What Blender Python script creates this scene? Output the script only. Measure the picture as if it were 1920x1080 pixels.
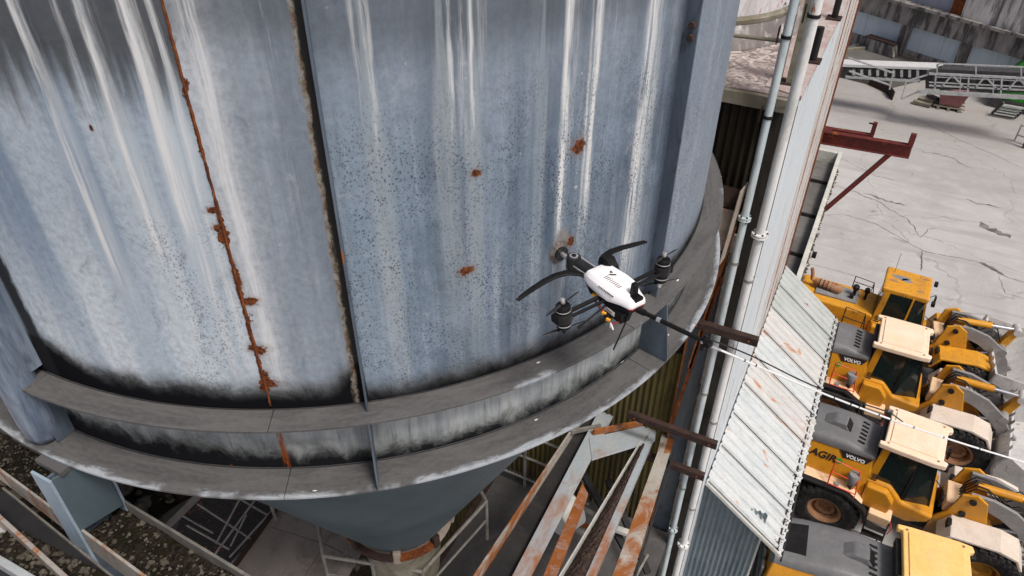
import bpy, bmesh, math, random
from mathutils import Vector, Matrix
random.seed(7)
for o in list(bpy.data.objects): bpy.data.objects.remove(o)
SC = bpy.context.scene
# ------------------------------------------------------------------ camera
CAM_H, PITCH, YAW, ROLL, FPX = 16.5, 0.652173, 0.4616176, 0.0085718, 1404.8
_rt = Vector((math.cos(YAW), math.sin(YAW), 0)); _fwh = Vector((-math.sin(YAW), math.cos(YAW), 0)); _zu = Vector((0, 0, 1))
_fw = _fwh*math.cos(PITCH) - _zu*math.sin(PITCH); _up = _fwh*math.sin(PITCH) + _zu*math.cos(PITCH)
_cx = _rt*math.cos(ROLL) + _up*math.sin(ROLL); _cy = -_rt*math.sin(ROLL) + _up*math.cos(ROLL); _cz = -_fw
CAMP = Vector((0, 0, CAM_H))
cd = bpy.data.cameras.new('camera'); cam = bpy.data.objects.new('camera', cd); SC.collection.objects.link(cam)
cam.matrix_world = Matrix(((_cx.x, _cy.x, _cz.x, 0), (_cx.y, _cy.y, _cz.y, 0), (_cx.z, _cy.z, _cz.z, CAM_H), (0, 0, 0, 1)))
cd.sensor_width = 36; cd.lens = 36*FPX/1920; cd.clip_start = .05; cd.clip_end = 3000
SC.camera = cam
# ------------------------------------------------------------------ sky, sun, exposure
SUN_EL, SUN_AZ = math.radians(60), Vector((0.90, -0.43))        # direction towards the sun (x, y)
w = bpy.data.worlds.new('World'); SC.world = w; w.use_nodes = True
sk = w.node_tree.nodes.new('ShaderNodeTexSky'); sk.sky_type = 'NISHITA'; sk.sun_disc = False
sk.sun_elevation = SUN_EL; sk.sun_rotation = math.atan2(SUN_AZ.x, SUN_AZ.y)
sk.air_density = 0.25; sk.dust_density = 4.0; sk.ozone_density = 0.0
bg = w.node_tree.nodes['Background']; w.node_tree.links.new(sk.outputs[0], bg.inputs[0]); bg.inputs[1].default_value = 0.10
sl = bpy.data.lights.new('sun', 'SUN'); sl.energy = 1.5; sl.angle = math.radians(14); sl.color = (1, .955, .89)
so = bpy.data.objects.new('sun', sl); SC.collection.objects.link(so)
_sd = Vector((SUN_AZ.x*math.cos(SUN_EL), SUN_AZ.y*math.cos(SUN_EL), math.sin(SUN_EL)))
so.rotation_euler = _sd.to_track_quat('Z', 'Y').to_euler()
SC.view_settings.view_transform = 'Standard'; SC.view_settings.look = 'None'; SC.view_settings.gamma = 1
SC.view_settings.use_curve_mapping = False; SC.view_settings.exposure = 0.74
# ------------------------------------------------------------------ placing helpers: a line of sight met with a real surface
def ray(x, y):
    return _cx*(x-960) - _cy*(y-540) + _fw*FPX
def pz(x, y, z):
    d = ray(x, y); return CAMP + d*((z-CAM_H)/d.z)
def px(x, y, X):
    d = ray(x, y); return CAMP + d*(X/d.x)
def py(x, y, Y):
    d = ray(x, y); return CAMP + d*(Y/d.y)
def ppl(x, y, p0, n):
    d = ray(x, y); n = Vector(n); return CAMP + d*((Vector(p0)-CAMP).dot(n)/d.dot(n))
# ------------------------------------------------------------------ mesh collector
V = Vector
def rotz(a): return Matrix.Rotation(a, 3, 'Z')
class MB:
    def __init__(s): s.v = []; s.f = []; s.uv = {}
    def add(s, vs, fs):
        n = len(s.v); s.v += [tuple(p) for p in vs]; s.f += [tuple(i+n for i in f) for f in fs]; return s
    def hexa(s, b, t):   # 4 bottom points, 4 top points, same order (ccw seen from above)
        return s.add(list(b)+list(t), [(3,2,1,0),(4,5,6,7),(0,1,5,4),(1,2,6,5),(2,3,7,6),(3,0,4,7)])
    def box(s, c, d, m=None):
        x, y, z = d[0]/2, d[1]/2, d[2]/2; c = V(c)
        P = [V((sx*x, sy*y, sz*z)) for sz in (-1,1) for sx, sy in ((-1,-1),(1,-1),(1,1),(-1,1))]
        if m is not None: P = [m@p for p in P]
        P = [p+c for p in P]; return s.hexa(P[:4], P[4:])
    def box2(s, a, b):
        a, b = V(a), V(b); return s.box((a+b)/2, [abs(b[i]-a[i]) for i in range(3)])
    def bar(s, a, b, wd, ht, up=(0,0,1)):   # rectangular bar a->b: wd across, ht along up
        a, b, up = V(a), V(b), V(up); d = (b-a).normalized(); sd = d.cross(up)
        if sd.length < 1e-4: sd = d.cross(V((1,0,0)))
        sd.normalize(); u = sd.cross(d); P = []
        for q in (a, b): P.append([q-sd*wd/2-u*ht/2, q+sd*wd/2-u*ht/2, q+sd*wd/2+u*ht/2, q-sd*wd/2+u*ht/2])
        return s.add(P[0]+P[1], [(0,1,2,3),(7,6,5,4),(0,4,5,1),(1,5,6,2),(2,6,7,3),(3,7,4,0)])
    def cyl(s, a, b, r, r2=None, n=12, caps=True):
        a, b = V(a), V(b); r2 = r if r2 is None else r2; d = (b-a).normalized()
        x = d.orthogonal().normalized(); y = d.cross(x); P = []
        for q, rr in ((a, r), (b, r2)):
            for i in range(n):
                t = 2*math.pi*i/n; P.append(q+x*rr*math.cos(t)+y*rr*math.sin(t))
        F = [(i, (i+1) % n, n+(i+1) % n, n+i) for i in range(n)]
        if caps: F += [tuple(range(n-1, -1, -1)), tuple(range(n, 2*n))]
        return s.add(P, F)
    def tube(s, pts, r, n=6, taper=None):
        pts = [V(p) for p in pts]; P = []; k = len(pts); x = None
        for i, q in enumerate(pts):
            d = (pts[min(i+1, k-1)]-pts[max(i-1, 0)]).normalized()
            x = d.orthogonal().normalized() if x is None else (x-d*x.dot(d)).normalized()
            y = d.cross(x); rr = r if taper is None else taper[i]
            for j in range(n):
                t = 2*math.pi*j/n; P.append(q+x*rr*math.cos(t)+y*rr*math.sin(t))
        F = [(i*n+j, i*n+(j+1) % n, (i+1)*n+(j+1) % n, (i+1)*n+j) for i in range(k-1) for j in range(n)]
        F += [tuple(range(n-1, -1, -1)), tuple(range((k-1)*n, k*n))]
        return s.add(P, F)
    def ring(s, c, ax, prof, n=24):   # lathe: prof of (radius, along axis), closed loop
        c, ax = V(c), V(ax).normalized(); x = ax.orthogonal().normalized(); y = ax.cross(x); P = []; m = len(prof)
        for i in range(n):
            t = 2*math.pi*i/n; e = x*math.cos(t)+y*math.sin(t)
            for r, h in prof: P.append(c+e*r+ax*h)
        F = [(i*m+j, ((i+1) % n)*m+j, ((i+1) % n)*m+(j+1) % m, i*m+(j+1) % m) for i in range(n) for j in range(m)]
        return s.add(P, F)
    def prism(s, poly, a, b):   # polygon of 3d points swept by offsets a and b
        n = len(poly); a, b = V(a), V(b)
        P = [V(p)+a for p in poly]+[V(p)+b for p in poly]
        return s.add(P, [tuple(range(n-1,-1,-1)), tuple(range(n, 2*n))]+[(i, (i+1) % n, n+(i+1) % n, n+i) for i in range(n)])
    def sidep(s, prof, y0, y1):   # (x,z) profile swept along y
        return s.prism([(x, 0, z) for x, z in prof], (0, y0, 0), (0, y1, 0))
    def build(s, name, mat, parent=None, smooth=False, bev=0, seg=1, uvf=None, loc=None):
        me = bpy.data.meshes.new(name); me.from_pydata(s.v, [], s.f); me.update()
        bm = bmesh.new(); bm.from_mesh(me); bmesh.ops.recalc_face_normals(bm, faces=bm.faces[:])
        if bev:
            es = [e for e in bm.edges if len(e.link_faces) == 2 and e.calc_face_angle(0) > .5]
            bmesh.ops.bevel(bm, geom=es, offset=bev, segments=seg, profile=.5, affect='EDGES', clamp_overlap=True)
        if uvf:
            L = bm.loops.layers.uv.new('UVMap')
            for f in bm.faces:
                for l in f.loops: l[L].uv = uvf(l.vert.co)
        bm.to_mesh(me); bm.free()
        if smooth:
            for p in me.polygons: p.use_smooth = True
            try: me.set_sharp_from_angle(angle=math.radians(smooth if smooth > 1 else 35))
            except Exception: pass
        me.materials.append(mat)
        o = bpy.data.objects.new(name, me); SC.collection.objects.link(o)
        if parent is not None: o.parent = parent
        if loc is not None: o.location = loc
        return o
def tag(o, label=None, cat=None, group=None, kind=None):
    if label: o['label'] = label
    if cat: o['category'] = cat
    if group: o['group'] = group
    if kind: o['kind'] = kind
    return o
def thing(name, label, cat, loc=(0,0,0), rz=0, group=None):
    o = bpy.data.objects.new(name, None); SC.collection.objects.link(o); o.location = loc; o.rotation_euler = (0,0,rz)
    o.empty_display_size = .2
    return tag(o, label, cat, group)
def struct(o): o['kind'] = 'structure'; return o
def lp(o, label): o['label'] = label; return o
# ------------------------------------------------------------------ node helper
class NT:
    def __init__(s, name):
        s.m = bpy.data.materials.new(name); s.m.use_nodes = True; s.t = s.m.node_tree
        s.b = s.t.nodes['Principled BSDF']; s.tc = s.t.nodes.new('ShaderNodeTexCoord')
    def n(s, ty, **k):
        q = s.t.nodes.new('ShaderNode'+ty)
        for a, v in k.items(): setattr(q, a, v)
        return q
    def inp(s, q, i, v):
        if v is None: return
        if hasattr(v, 'is_output') or isinstance(v, bpy.types.NodeSocket): s.t.links.new(v, q.inputs[i])
        else:
            if isinstance(v, tuple) and len(v) == 3 and q.inputs[i].type == 'RGBA': v = (*v, 1)
            q.inputs[i].default_value = v
    def M(s, op, a, b=None, c=None, clamp=False):
        q = s.n('Math', operation=op); q.use_clamp = clamp
        s.inp(q, 0, a); s.inp(q, 1, b); s.inp(q, 2, c); return q.outputs[0]
    def mix(s, f, a, b, bt='MIX'):
        q = s.n('Mix', data_type='RGBA', blend_type=bt); s.inp(q, 0, f); s.inp(q, 6, a); s.inp(q, 7, b); return q.outputs[2]
    def fmix(s, f, a, b):
        q = s.n('Mix', data_type='FLOAT'); s.inp(q, 0, f); s.inp(q, 2, a); s.inp(q, 3, b); return q.outputs[0]
    def mr(s, v, a, b, c=0., d=1., sm=True):
        q = s.n('MapRange'); q.interpolation_type = 'SMOOTHSTEP' if sm else 'LINEAR'
        s.inp(q, 0, v); s.inp(q, 1, a); s.inp(q, 2, b); s.inp(q, 3, c); s.inp(q, 4, d); return q.outputs[0]
    def obj(s, rnd=True):
        if not rnd: return s.tc.outputs['Object']
        if not hasattr(s, '_ro'):
            oi = s.n('ObjectInfo'); q = s.n('VectorMath', operation='SCALE'); q.inputs[0].default_value = (17, 29, 41); s.t.links.new(oi.outputs['Random'], q.inputs[3])
            a = s.n('VectorMath', operation='ADD'); s.t.links.new(s.tc.outputs['Object'], a.inputs[0]); s.t.links.new(q.outputs[0], a.inputs[1]); s._ro = a.outputs[0]; s.rand = oi.outputs['Random']
        return s._ro
    def sc(s, v, k):
        q = s.n('VectorMath', operation='MULTIPLY'); s.t.links.new(v, q.inputs[0]); q.inputs[1].default_value = k if isinstance(k, tuple) else (k, k, k); return q.outputs[0]
    def noise(s, v, scale=5., det=4., rough=.55, dist=0., st=None):
        if st: v = s.sc(v, st)
        q = s.n('TexNoise'); s.t.links.new(v, q.inputs['Vector']); q.inputs['Scale'].default_value = scale
        q.inputs['Detail'].default_value = det; q.inputs['Roughness'].default_value = rough; q.inputs['Distortion'].default_value = dist
        return q.outputs[0]
    def vor(s, v, scale, feat='F1', rnd=1., st=None):
        if st: v = s.sc(v, st)
        q = s.n('TexVoronoi', feature=feat); s.t.links.new(v, q.inputs['Vector']); q.inputs['Scale'].default_value = scale; q.inputs['Randomness'].default_value = rnd
        return q
    def bump(s, h, st=.3, d=.01):
        q = s.n('Bump'); q.inputs['Strength'].default_value = st; q.inputs['Distance'].default_value = d
        s.t.links.new(h, q.inputs['Height']); s.t.links.new(q.outputs[0], s.b.inputs['Normal'])
    def out(s, col, rough=.6, metal=0., spec=None):
        s.inp(s.b, 'Base Color', col); s.inp(s.b, 'Roughness', rough); s.inp(s.b, 'Metallic', metal)
        if spec is not None: s.inp(s.b, 'Specular IOR Level', spec)
        return s.m
RUST = (.21, .055, .012); RUST2 = (.33, .11, .025); RUSTD = (.06, .018, .008)
def worn(name, c, c2=None, dirt=None, rust=0., rscale=4., st=(1,1,1), rough=.6, metal=0., dscale=3., damt=.5, bump=.15, rc=RUST, rc2=RUST2, rnd=True, chip=None, soft=.06, grad=None, spec=.28, mud=None):
    """paint with tonal variation, streaky dirt and rust patches"""
    N = NT(name); o = N.obj(rnd); c2 = c2 or tuple(x*.75 for x in c)
    n1 = N.noise(o, dscale, 5, .6, .4, st)
    col = N.mix(N.mr(n1, .3, .7), c, c2)
    n3 = N.noise(o, dscale*9, 4, .65, 0, st)
    if dirt:
        col = N.mix(N.M('MULTIPLY', N.mr(N.noise(o, dscale*1.7, 6, .7, .8, st), .48, .72), damt), col, dirt)
    col = N.mix(N.mr(n3, .35, .75, 0, .22), col, tuple(x*.45 for x in c))
    ro = rough
    if rust:
        rnz = N.noise(o, rscale, 8, .68, 1.2, st)
        if grad:
            sx = N.n('SeparateXYZ'); N.t.links.new(N.tc.outputs['Object'], sx.inputs[0]); rnz = N.M('ADD', rnz, N.mr(sx.outputs[1], grad[0], grad[1], 0, grad[2]))
        r = N.mr(rnz, .66-rust*.45-soft*.3, .66-rust*.45+soft)
        rcol = N.mix(N.noise(o, rscale*6, 5, .7), rc, rc2)
        col = N.mix(r, col, rcol); ro = N.fmix(r, rough, .9)
    if chip:
        k = N.mr(N.noise(o, chip[0], 6, .7), chip[1], chip[1]+.03); col = N.mix(k, col, chip[2])
    if mud:
        sz_ = N.n('SeparateXYZ'); N.t.links.new(N.tc.outputs['Object'], sz_.inputs[0])
        mk = N.mr(N.M('ADD', sz_.outputs[2], N.M('MULTIPLY', N.M('SUBTRACT', N.noise(o, 5, 6, .7, .4), .5), 1.4)), mud[1], mud[0]); col = N.mix(N.M('MULTIPLY', mk, .7), col, mud[2])
    if bump: N.bump(N.noise(o, dscale*14, 5, .7), bump, .004)
    if sum(c) < .2: spec = min(spec, .12)
    return N.out(col, ro, metal, spec)
def flat(name, c, rough=.5, metal=0., var=.15, scale=6.):
    N = NT(name); o = N.obj(); n = N.noise(o, scale, 5, .65)
    col = N.mix(N.mr(n, .3, .7), tuple(min(1, x*(1+var)) for x in c), tuple(x*(1-var) for x in c))
    return N.out(col, N.fmix(n, max(.02, rough-.1), min(1, rough+.12)), metal)
# ================================================================== materials
SCX, SCY, SR = -4.186, 4.98, 3.245            # silo axis and wall radius
ZU, ZL, RU, RL = 13.23, 12.70, 3.418, 3.48     # upper / lower stiffening rings
def s_u(phi): return math.radians(phi+112)*SR
def silo_uv(co):
    a = math.degrees(math.atan2(co.y-SCY, co.x-SCX))
    return (s_u(a), co.z)
def mat_silo():
    N = NT('silo_painted_steel'); uv = N.tc.outputs['UV']
    sp = N.n('SeparateXYZ'); N.t.links.new(uv, sp.inputs[0]); u, v = sp.outputs[0], sp.outputs[1]
    # slow sideways wander so that runs are not ruler-straight
    wn = N.noise(uv, 1., 3, .5, 0, (.9, 1.1, 1)); uw = N.M('ADD', u, N.M('MULTIPLY', N.M('SUBTRACT', wn, .5), .045))
    cb = N.n('CombineXYZ'); N.t.links.new(uw, cb.inputs[0]); N.t.links.new(v, cb.inputs[1]); q = cb.outputs[0]
    s1 = N.noise(q, 1., 5, .6, .0, (7., .35, 1)); s2 = N.noise(q, 1., 4, .6, 0, (26., .9, 1)); s3 = N.noise(q, 1., 5, .62, 0, (75., 2.2, 1))
    cl = N.noise(uv, 1., 6, .62, .5, (2.2, 1.6, 1))
    inA = N.mr(u, 2.86, 2.85); inB = N.M('MULTIPLY', N.mr(u, 2.85, 2.86), N.mr(u, 3.42, 3.41)); inC = N.mr(u, 3.41, 3.42)
    bd = N.noise(q, 1., 4, .55, 0, (4.2, .22, 1)); blot = N.noise(uv, 1., 7, .72, 1.2, (3.4, 2.4, 1)); fin_ = N.noise(uv, 1., 6, .75, 0, (26, 20, 1))
    ca = N.mix(N.mr(bd, .38, .62), (.19, .26, .355), (.38, .45, .515))
    ca = N.mix(N.mr(v, 14.75, 13.5), ca, N.mix(N.mr(bd, .35, .65), (.36, .445, .53), (.60, .67, .715)))
    cbb = N.mix(N.mr(bd, .4, .62), (.165, .205, .25), (.26, .31, .36))
    cbb = N.mix(N.M('MULTIPLY', N.mr(u, 3.14, 2.93), .85), cbb, (.45, .49, .53))
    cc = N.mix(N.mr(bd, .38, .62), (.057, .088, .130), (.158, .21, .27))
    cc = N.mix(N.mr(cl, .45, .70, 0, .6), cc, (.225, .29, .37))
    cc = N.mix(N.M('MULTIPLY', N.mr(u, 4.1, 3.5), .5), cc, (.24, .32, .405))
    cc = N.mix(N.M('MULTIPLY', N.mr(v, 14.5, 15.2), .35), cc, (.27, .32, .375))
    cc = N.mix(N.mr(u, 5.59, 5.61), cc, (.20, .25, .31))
    col = N.mix(inB, N.mix(inC, ca, cc), cbb)
    # fine vertical washing marks
    col = N.mix(N.mr(s1, .52, .72, 0, .35), col, (.42, .465, .50))
    col = N.mix(N.mr(s2, .50, .78, 0, .30), col, (.44, .48, .51))
    col = N.mix(N.mr(s2, .44, .2, 0, .30), col, (.06, .08, .11))
    col = N.mix(N.mr(s3, .45, .2, 0, .14), col, (.06, .075, .1))
    col = N.mix(N.mr(blot, .56, .72, 0, .40), col, (.38, .42, .455))
    col = N.mix(N.mr(blot, .44, .30, 0, .42), col, (.075, .098, .13))
    col = N.mix(N.mr(fin_, .38, .66, .0, .34), col, (.09, .115, .15))
    scr = N.mr(N.vor(uv, 1., 'F1', 1., (5, 7, 1)).outputs['Distance'], .10, .06); col = N.mix(N.M('MULTIPLY', scr, N.mr(fin_, .5, .6, 0, .55)), col, (.55, .58, .60))
    # dark wet stain hanging from the top, ragged lower edge
    tn = N.M('ADD', N.M('MULTIPLY', s2, .55), N.M('MULTIPLY', s1, .5))
    lev = N.M('ADD', v, N.M('MULTIPLY', N.M('SUBTRACT', tn, .52), .9))
    topd = N.mr(lev, 15.0, 15.36)
    topd = N.M('MULTIPLY', topd, N.M('ADD', N.M('MULTIPLY', inA, .88), N.M('MULTIPLY', inC, N.mr(v, 15.15, 15.45, .1, .55))))
    topd = N.M('ADD', topd, N.M('MULTIPLY', inB, N.mr(v, 15.3, 15.55, 0, .5)))
    col = N.mix(topd, col, (.034, .037, .041))
    # broad pale washes that widen below the run heads
    wash = None
    for u0, hw, k in ((2.24,.10,.55),(2.52,.11,.6),(2.71,.10,.8),(2.80,.06,.6),(3.64,.085,.75),(3.98,.10,.7),(4.12,.07,.85),(4.50,.05,.5),(4.65,.045,.7),(4.82,.05,.6),(5.30,.11,.75)):
        d = N.M('DIVIDE', N.M('ABSOLUTE', N.M('SUBTRACT', uw, u0)), N.mr(v, 15.5, 14.75, hw*.22, hw)); g = N.mr(d, 1., .35, 0, k); wash = g if wash is None else N.M('MAXIMUM', wash, g)
    wash = N.M('MULTIPLY', wash, N.mr(N.M('ADD', N.M('MULTIPLY', s2, .5), N.M('MULTIPLY', fin_, .5)), .32, .6, .35, 1.)); wash = N.M('MULTIPLY', wash, N.mr(v, 13.5, 14.5, .45, 1.))
    col = N.mix(N.M('MULTIPLY', wash, .8), col, N.mix(inC, (.52, .58, .61), (.30, .345, .36)))
    # pale lime runs at fixed places:  u0, half width, lowest z, strength
    runs = [(2.215,.016,14.0,.9),(2.255,.03,13.5,.4),(2.41,.02,14.5,.5),(2.505,.017,14.15,.9),(2.55,.035,13.4,.35),
            (2.69,.02,14.35,1.),(2.72,.035,13.35,.6),(2.80,.02,13.4,.6),(2.945,.04,13.35,.7),(3.25,.05,13.5,.25),
            (3.60,.018,14.9,.5),(3.66,.02,14.7,.6),(4.02,.014,14.75,.7),(4.07,.03,14.6,.45),(4.12,.012,14.7,.7),(4.17,.03,14.9,.4),(4.47,.02,14.5,.3),
            (4.65,.022,14.0,.95),(4.69,.035,13.3,.4),(4.80,.012,13.9,.6),(4.84,.022,14.1,.85),(4.96,.03,13.9,.3),(5.25,.05,13.5,.8),(5.33,.035,13.3,.5),(5.45,.05,13.4,.3)]
    brk = N.mr(N.noise(q, 1., 5, .6, 0, (34., 1.5, 1)), .26, .55)
    acc = None
    for u0, hw, zl, k in runs:
        d = N.M('ABSOLUTE', N.M('SUBTRACT', uw, u0))
        # a run widens as it goes down
        g = N.mr(d, hw*2.3, 0., 0, k); g = N.M('MULTIPLY', g, N.mr(v, zl-.25, zl+.35))
        acc = g if acc is None else N.M('MAXIMUM', acc, g)
    rag = N.noise(q, 1., 6, .72, .3, (70., 3.2, 1)); acc = N.M('MULTIPLY', N.mr(N.M('ADD', N.M('MULTIPLY', acc, brk), N.M('MULTIPLY', N.M('SUBTRACT', rag, .5), 1.0)), .18, 1.0), N.mr(acc, .02, .25))
    col = N.mix(acc, col, (.60, .615, .62))
    # dark threads beside the runs
    thr = N.mr(N.noise(q, 1., 4, .6, 0, (48., .5, 1)), .66, .74, 0, .55)
    col = N.mix(N.M('MULTIPLY', thr, N.mr(v, 13.9, 15.2)), col, (.09, .11, .14))
    # dark speckle of spores
    vo = N.vor(uv, 1., 'F1', 1., (62, 52, 1)).outputs['Distance']
    vo2 = N.noise(uv, 1., 3, .6, .8, (95, 75, 1))
    dens = N.M('ADD', N.mr(N.noise(uv, 1., 4, .6, 0, (4, 2.2, 1)), .40, .60), N.M('MULTIPLY', inC, .45))
    area = N.M('MAXIMUM', N.M('MULTIPLY', inC, N.mr(v, 15.4, 14.6)), N.M('MULTIPLY', N.M('MULTIPLY', inA, N.mr(u, 2.25, 2.55)), N.mr(v, 14.9, 14.3)))
    spk = N.M('MULTIPLY', N.M('MULTIPLY', N.M('MAXIMUM', N.mr(N.M('ADD', vo, N.M('MULTIPLY', N.M('SUBTRACT', vo2, .5), .5)), .46, .10, 0, .95), N.mr(vo2, .585, .68, 0, .95)), dens), area)
    col = N.mix(N.M('MULTIPLY', spk, .68), col, (.028, .038, .06))
    # black grime along the foot of the wall and beside the ribs
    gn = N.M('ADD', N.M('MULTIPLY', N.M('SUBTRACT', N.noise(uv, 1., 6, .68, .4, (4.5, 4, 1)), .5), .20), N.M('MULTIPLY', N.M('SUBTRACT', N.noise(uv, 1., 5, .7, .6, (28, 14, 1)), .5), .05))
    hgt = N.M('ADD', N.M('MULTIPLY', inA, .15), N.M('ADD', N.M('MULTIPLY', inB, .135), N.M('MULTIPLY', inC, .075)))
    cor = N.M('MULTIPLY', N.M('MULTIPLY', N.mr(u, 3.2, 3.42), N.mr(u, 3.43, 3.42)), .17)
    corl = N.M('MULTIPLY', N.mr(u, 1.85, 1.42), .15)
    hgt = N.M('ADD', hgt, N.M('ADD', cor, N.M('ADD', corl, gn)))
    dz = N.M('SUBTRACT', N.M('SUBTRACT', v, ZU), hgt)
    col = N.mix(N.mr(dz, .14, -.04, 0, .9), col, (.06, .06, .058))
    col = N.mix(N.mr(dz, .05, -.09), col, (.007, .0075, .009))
    # grime lines beside ribs; middle and right ones hold painted rib shade too
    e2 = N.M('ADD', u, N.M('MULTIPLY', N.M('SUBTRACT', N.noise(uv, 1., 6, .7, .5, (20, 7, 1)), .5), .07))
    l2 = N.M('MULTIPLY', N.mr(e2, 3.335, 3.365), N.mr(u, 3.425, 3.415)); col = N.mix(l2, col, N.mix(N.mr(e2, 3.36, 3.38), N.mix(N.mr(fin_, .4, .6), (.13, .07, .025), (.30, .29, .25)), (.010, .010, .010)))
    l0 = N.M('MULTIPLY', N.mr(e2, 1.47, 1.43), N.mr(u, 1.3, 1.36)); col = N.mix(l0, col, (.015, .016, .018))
    l3 = N.M('MULTIPLY', N.mr(e2, 5.44, 5.60, 0, .85), N.mr(u, 5.60, 5.59)); col = N.mix(l3, col, (.028, .038, .055))  # strip by the right rib: dirt and corner shade painted in one tone
    # rust along the weld seam
    rn = N.noise(uv, 1., 7, .7, .6, (26, 9, 1)); rb = N.noise(uv, 1., 5, .6, .3, (5, 4.2, 1))
    rw = N.M('ADD', N.mr(v, 15.2, 14.2, .004, .010), N.M('ADD', N.M('MULTIPLY', N.mr(rb, .53, .72), .035), N.M('MULTIPLY', N.M('SUBTRACT', rn, .45), .05)))
    rust = N.M('MULTIPLY', N.mr(N.M('SUBTRACT', N.M('ABSOLUTE', N.M('SUBTRACT', u, 2.855)), rw), .003, -.003), N.mr(v, 15.48, 15.36))
    rust = N.M('MULTIPLY', rust, N.mr(v, 13.36, 13.40))
    spots = [(4.753,14.654,.03,.026),(4.77,14.668,.016,.018),(4.129,14.656,.022,.013),(4.058,14.065,.032,.014),(4.043,14.062,.012,.02),(4.742,14.04,.016,.024),(2.375,15.017,.005,.009),
             (2.83,14.60,.022,.012),(2.838,14.50,.02,.014),(2.895,14.04,.03,.017),(2.875,13.70,.034,.02),(2.84,13.715,.02,.016),(2.885,13.44,.036,.018),(2.87,13.50,.018,.03),(2.86,14.2,.014,.05)]
    rd = N.M('MULTIPLY', N.M('SUBTRACT', N.noise(uv, 1., 6, .75, 1.2, (22, 26, 1)), .5), 2.9)
    halo = None
    for a, b, wu, wv in spots:
        x = N.M('DIVIDE', N.M('SUBTRACT', u, a), wu*1.35); y = N.M('DIVIDE', N.M('SUBTRACT', v, b), wv*1.6)
        r2 = N.M('ADD', N.M('SQRT', N.M('ADD', N.M('MULTIPLY', x, x), N.M('MULTIPLY', y, y))), rd)
        rust = N.M('MAXIMUM', rust, N.mr(r2, 1.05, .92)); halo = N.mr(r2, 2.2, .9) if halo is None else N.M('MAXIMUM', halo, N.mr(r2, 2.2, .9))
    # sanded patch under the brush
    x = N.M('DIVIDE', N.M('SUBTRACT', u, 4.675), .062); y = N.M('DIVIDE', N.M('SUBTRACT', v, 14.045), .105)
    r2 = N.M('ADD', N.M('SQRT', N.M('ADD', N.M('MULTIPLY', x, x), N.M('MULTIPLY', y, y))), N.M('MULTIPLY', N.M('SUBTRACT', N.noise(uv, 1., 5, .7, 0, (90, 16, 1)), .5), 1.4))
    sand = N.mr(r2, 1.1, .85)
    col = N.mix(N.M('MULTIPLY', sand, .9), col, N.mix(N.noise(uv, 1., 3, .7, 0, (150, 12, 1)), (.10, .09, .085), (.30, .28, .26)))
    rc = N.mix(N.mr(N.noise(uv, 1., 6, .75, .4, (45, 40, 1)), .38, .66), (.030, .009, .003), (.19, .052, .010))
    col = N.mix(N.M('MULTIPLY', halo, .35), col, (.16, .085, .05))
    col = N.mix(rust, col, rc)
    N.bump(N.M('ADD', N.M('MULTIPLY', rust, N.M('ADD', 1.2, rn)), N.M('ADD', N.M('MULTIPLY', fin_, .25), N.M('MULTIPLY', cl, 2.2))), .35, .006)
    gm = N.mr(dz, .06, -.03); return N.out(col, N.fmix(N.M('MAXIMUM', rust, gm), N.fmix(cl, .38, .62), .92), 0, N.fmix(gm, .32, .03))
M_silo = mat_silo()
def ring_uv(co):
    dx, dy = co.x-SCX, co.y-SCY; a = math.degrees(math.atan2(dy, dx)); return (s_u(a), math.hypot(dx, dy))
def mat_ring(name, redge, u0):
    N = NT(name); uv = N.tc.outputs['UV']; sp = N.n('SeparateXYZ'); N.t.links.new(uv, sp.inputs[0]); u, r = sp.outputs[0], sp.outputs[1]
    n1 = N.noise(uv, 1., 6, .65, .6, (2.2, 12, 1)); n2 = N.noise(uv, 1., 6, .7, 0, (22, 40, 1))
    col = N.mix(N.mr(n1, .3, .7), (.060, .061, .063), (.100, .100, .101)); col = N.mix(N.mr(n2, .35, .75, 0, .5), col, (.135, .132, .128))
    col = N.mix(N.mr(N.noise(uv, 1., 5, .7, 1., (5, 18, 1)), .55, .75, 0, .55), col, (.042, .040, .044))
    # paint worn bright along the outer rim, in patches
    e = N.mr(N.M('SUBTRACT', r, N.M('MULTIPLY', N.noise(uv, 1., 7, .72, .8, (6, 14, 1)), .17)), redge-.135, redge-.085)
    e = N.M('MULTIPLY', e, N.mr(N.noise(uv, 1., 4, .6, .3, (1.3, 1.5, 1)), u0, u0+.08))
    col = N.mix(N.M('MULTIPLY', e, .85), col, N.mix(n2, (.26, .31, .36), (.46, .48, .50)))
    # bird lime
    b = N.vor(uv, 1., 'F1', 1., (3.2, 9, 1)).outputs['Distance']; bb = N.mr(N.M('ADD', b, N.M('MULTIPLY', n2, .09)), .105, .085)
    col = N.mix(bb, col, (.66, .66, .64))
    N.bump(n2, .25, .003); return N.out(col, .68, 0, .2)
M_ringu = mat_ring('upper_ring_grey_paint', RU, .60); M_ringl = mat_ring('lower_ring_grey_paint', RL, .42)
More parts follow.
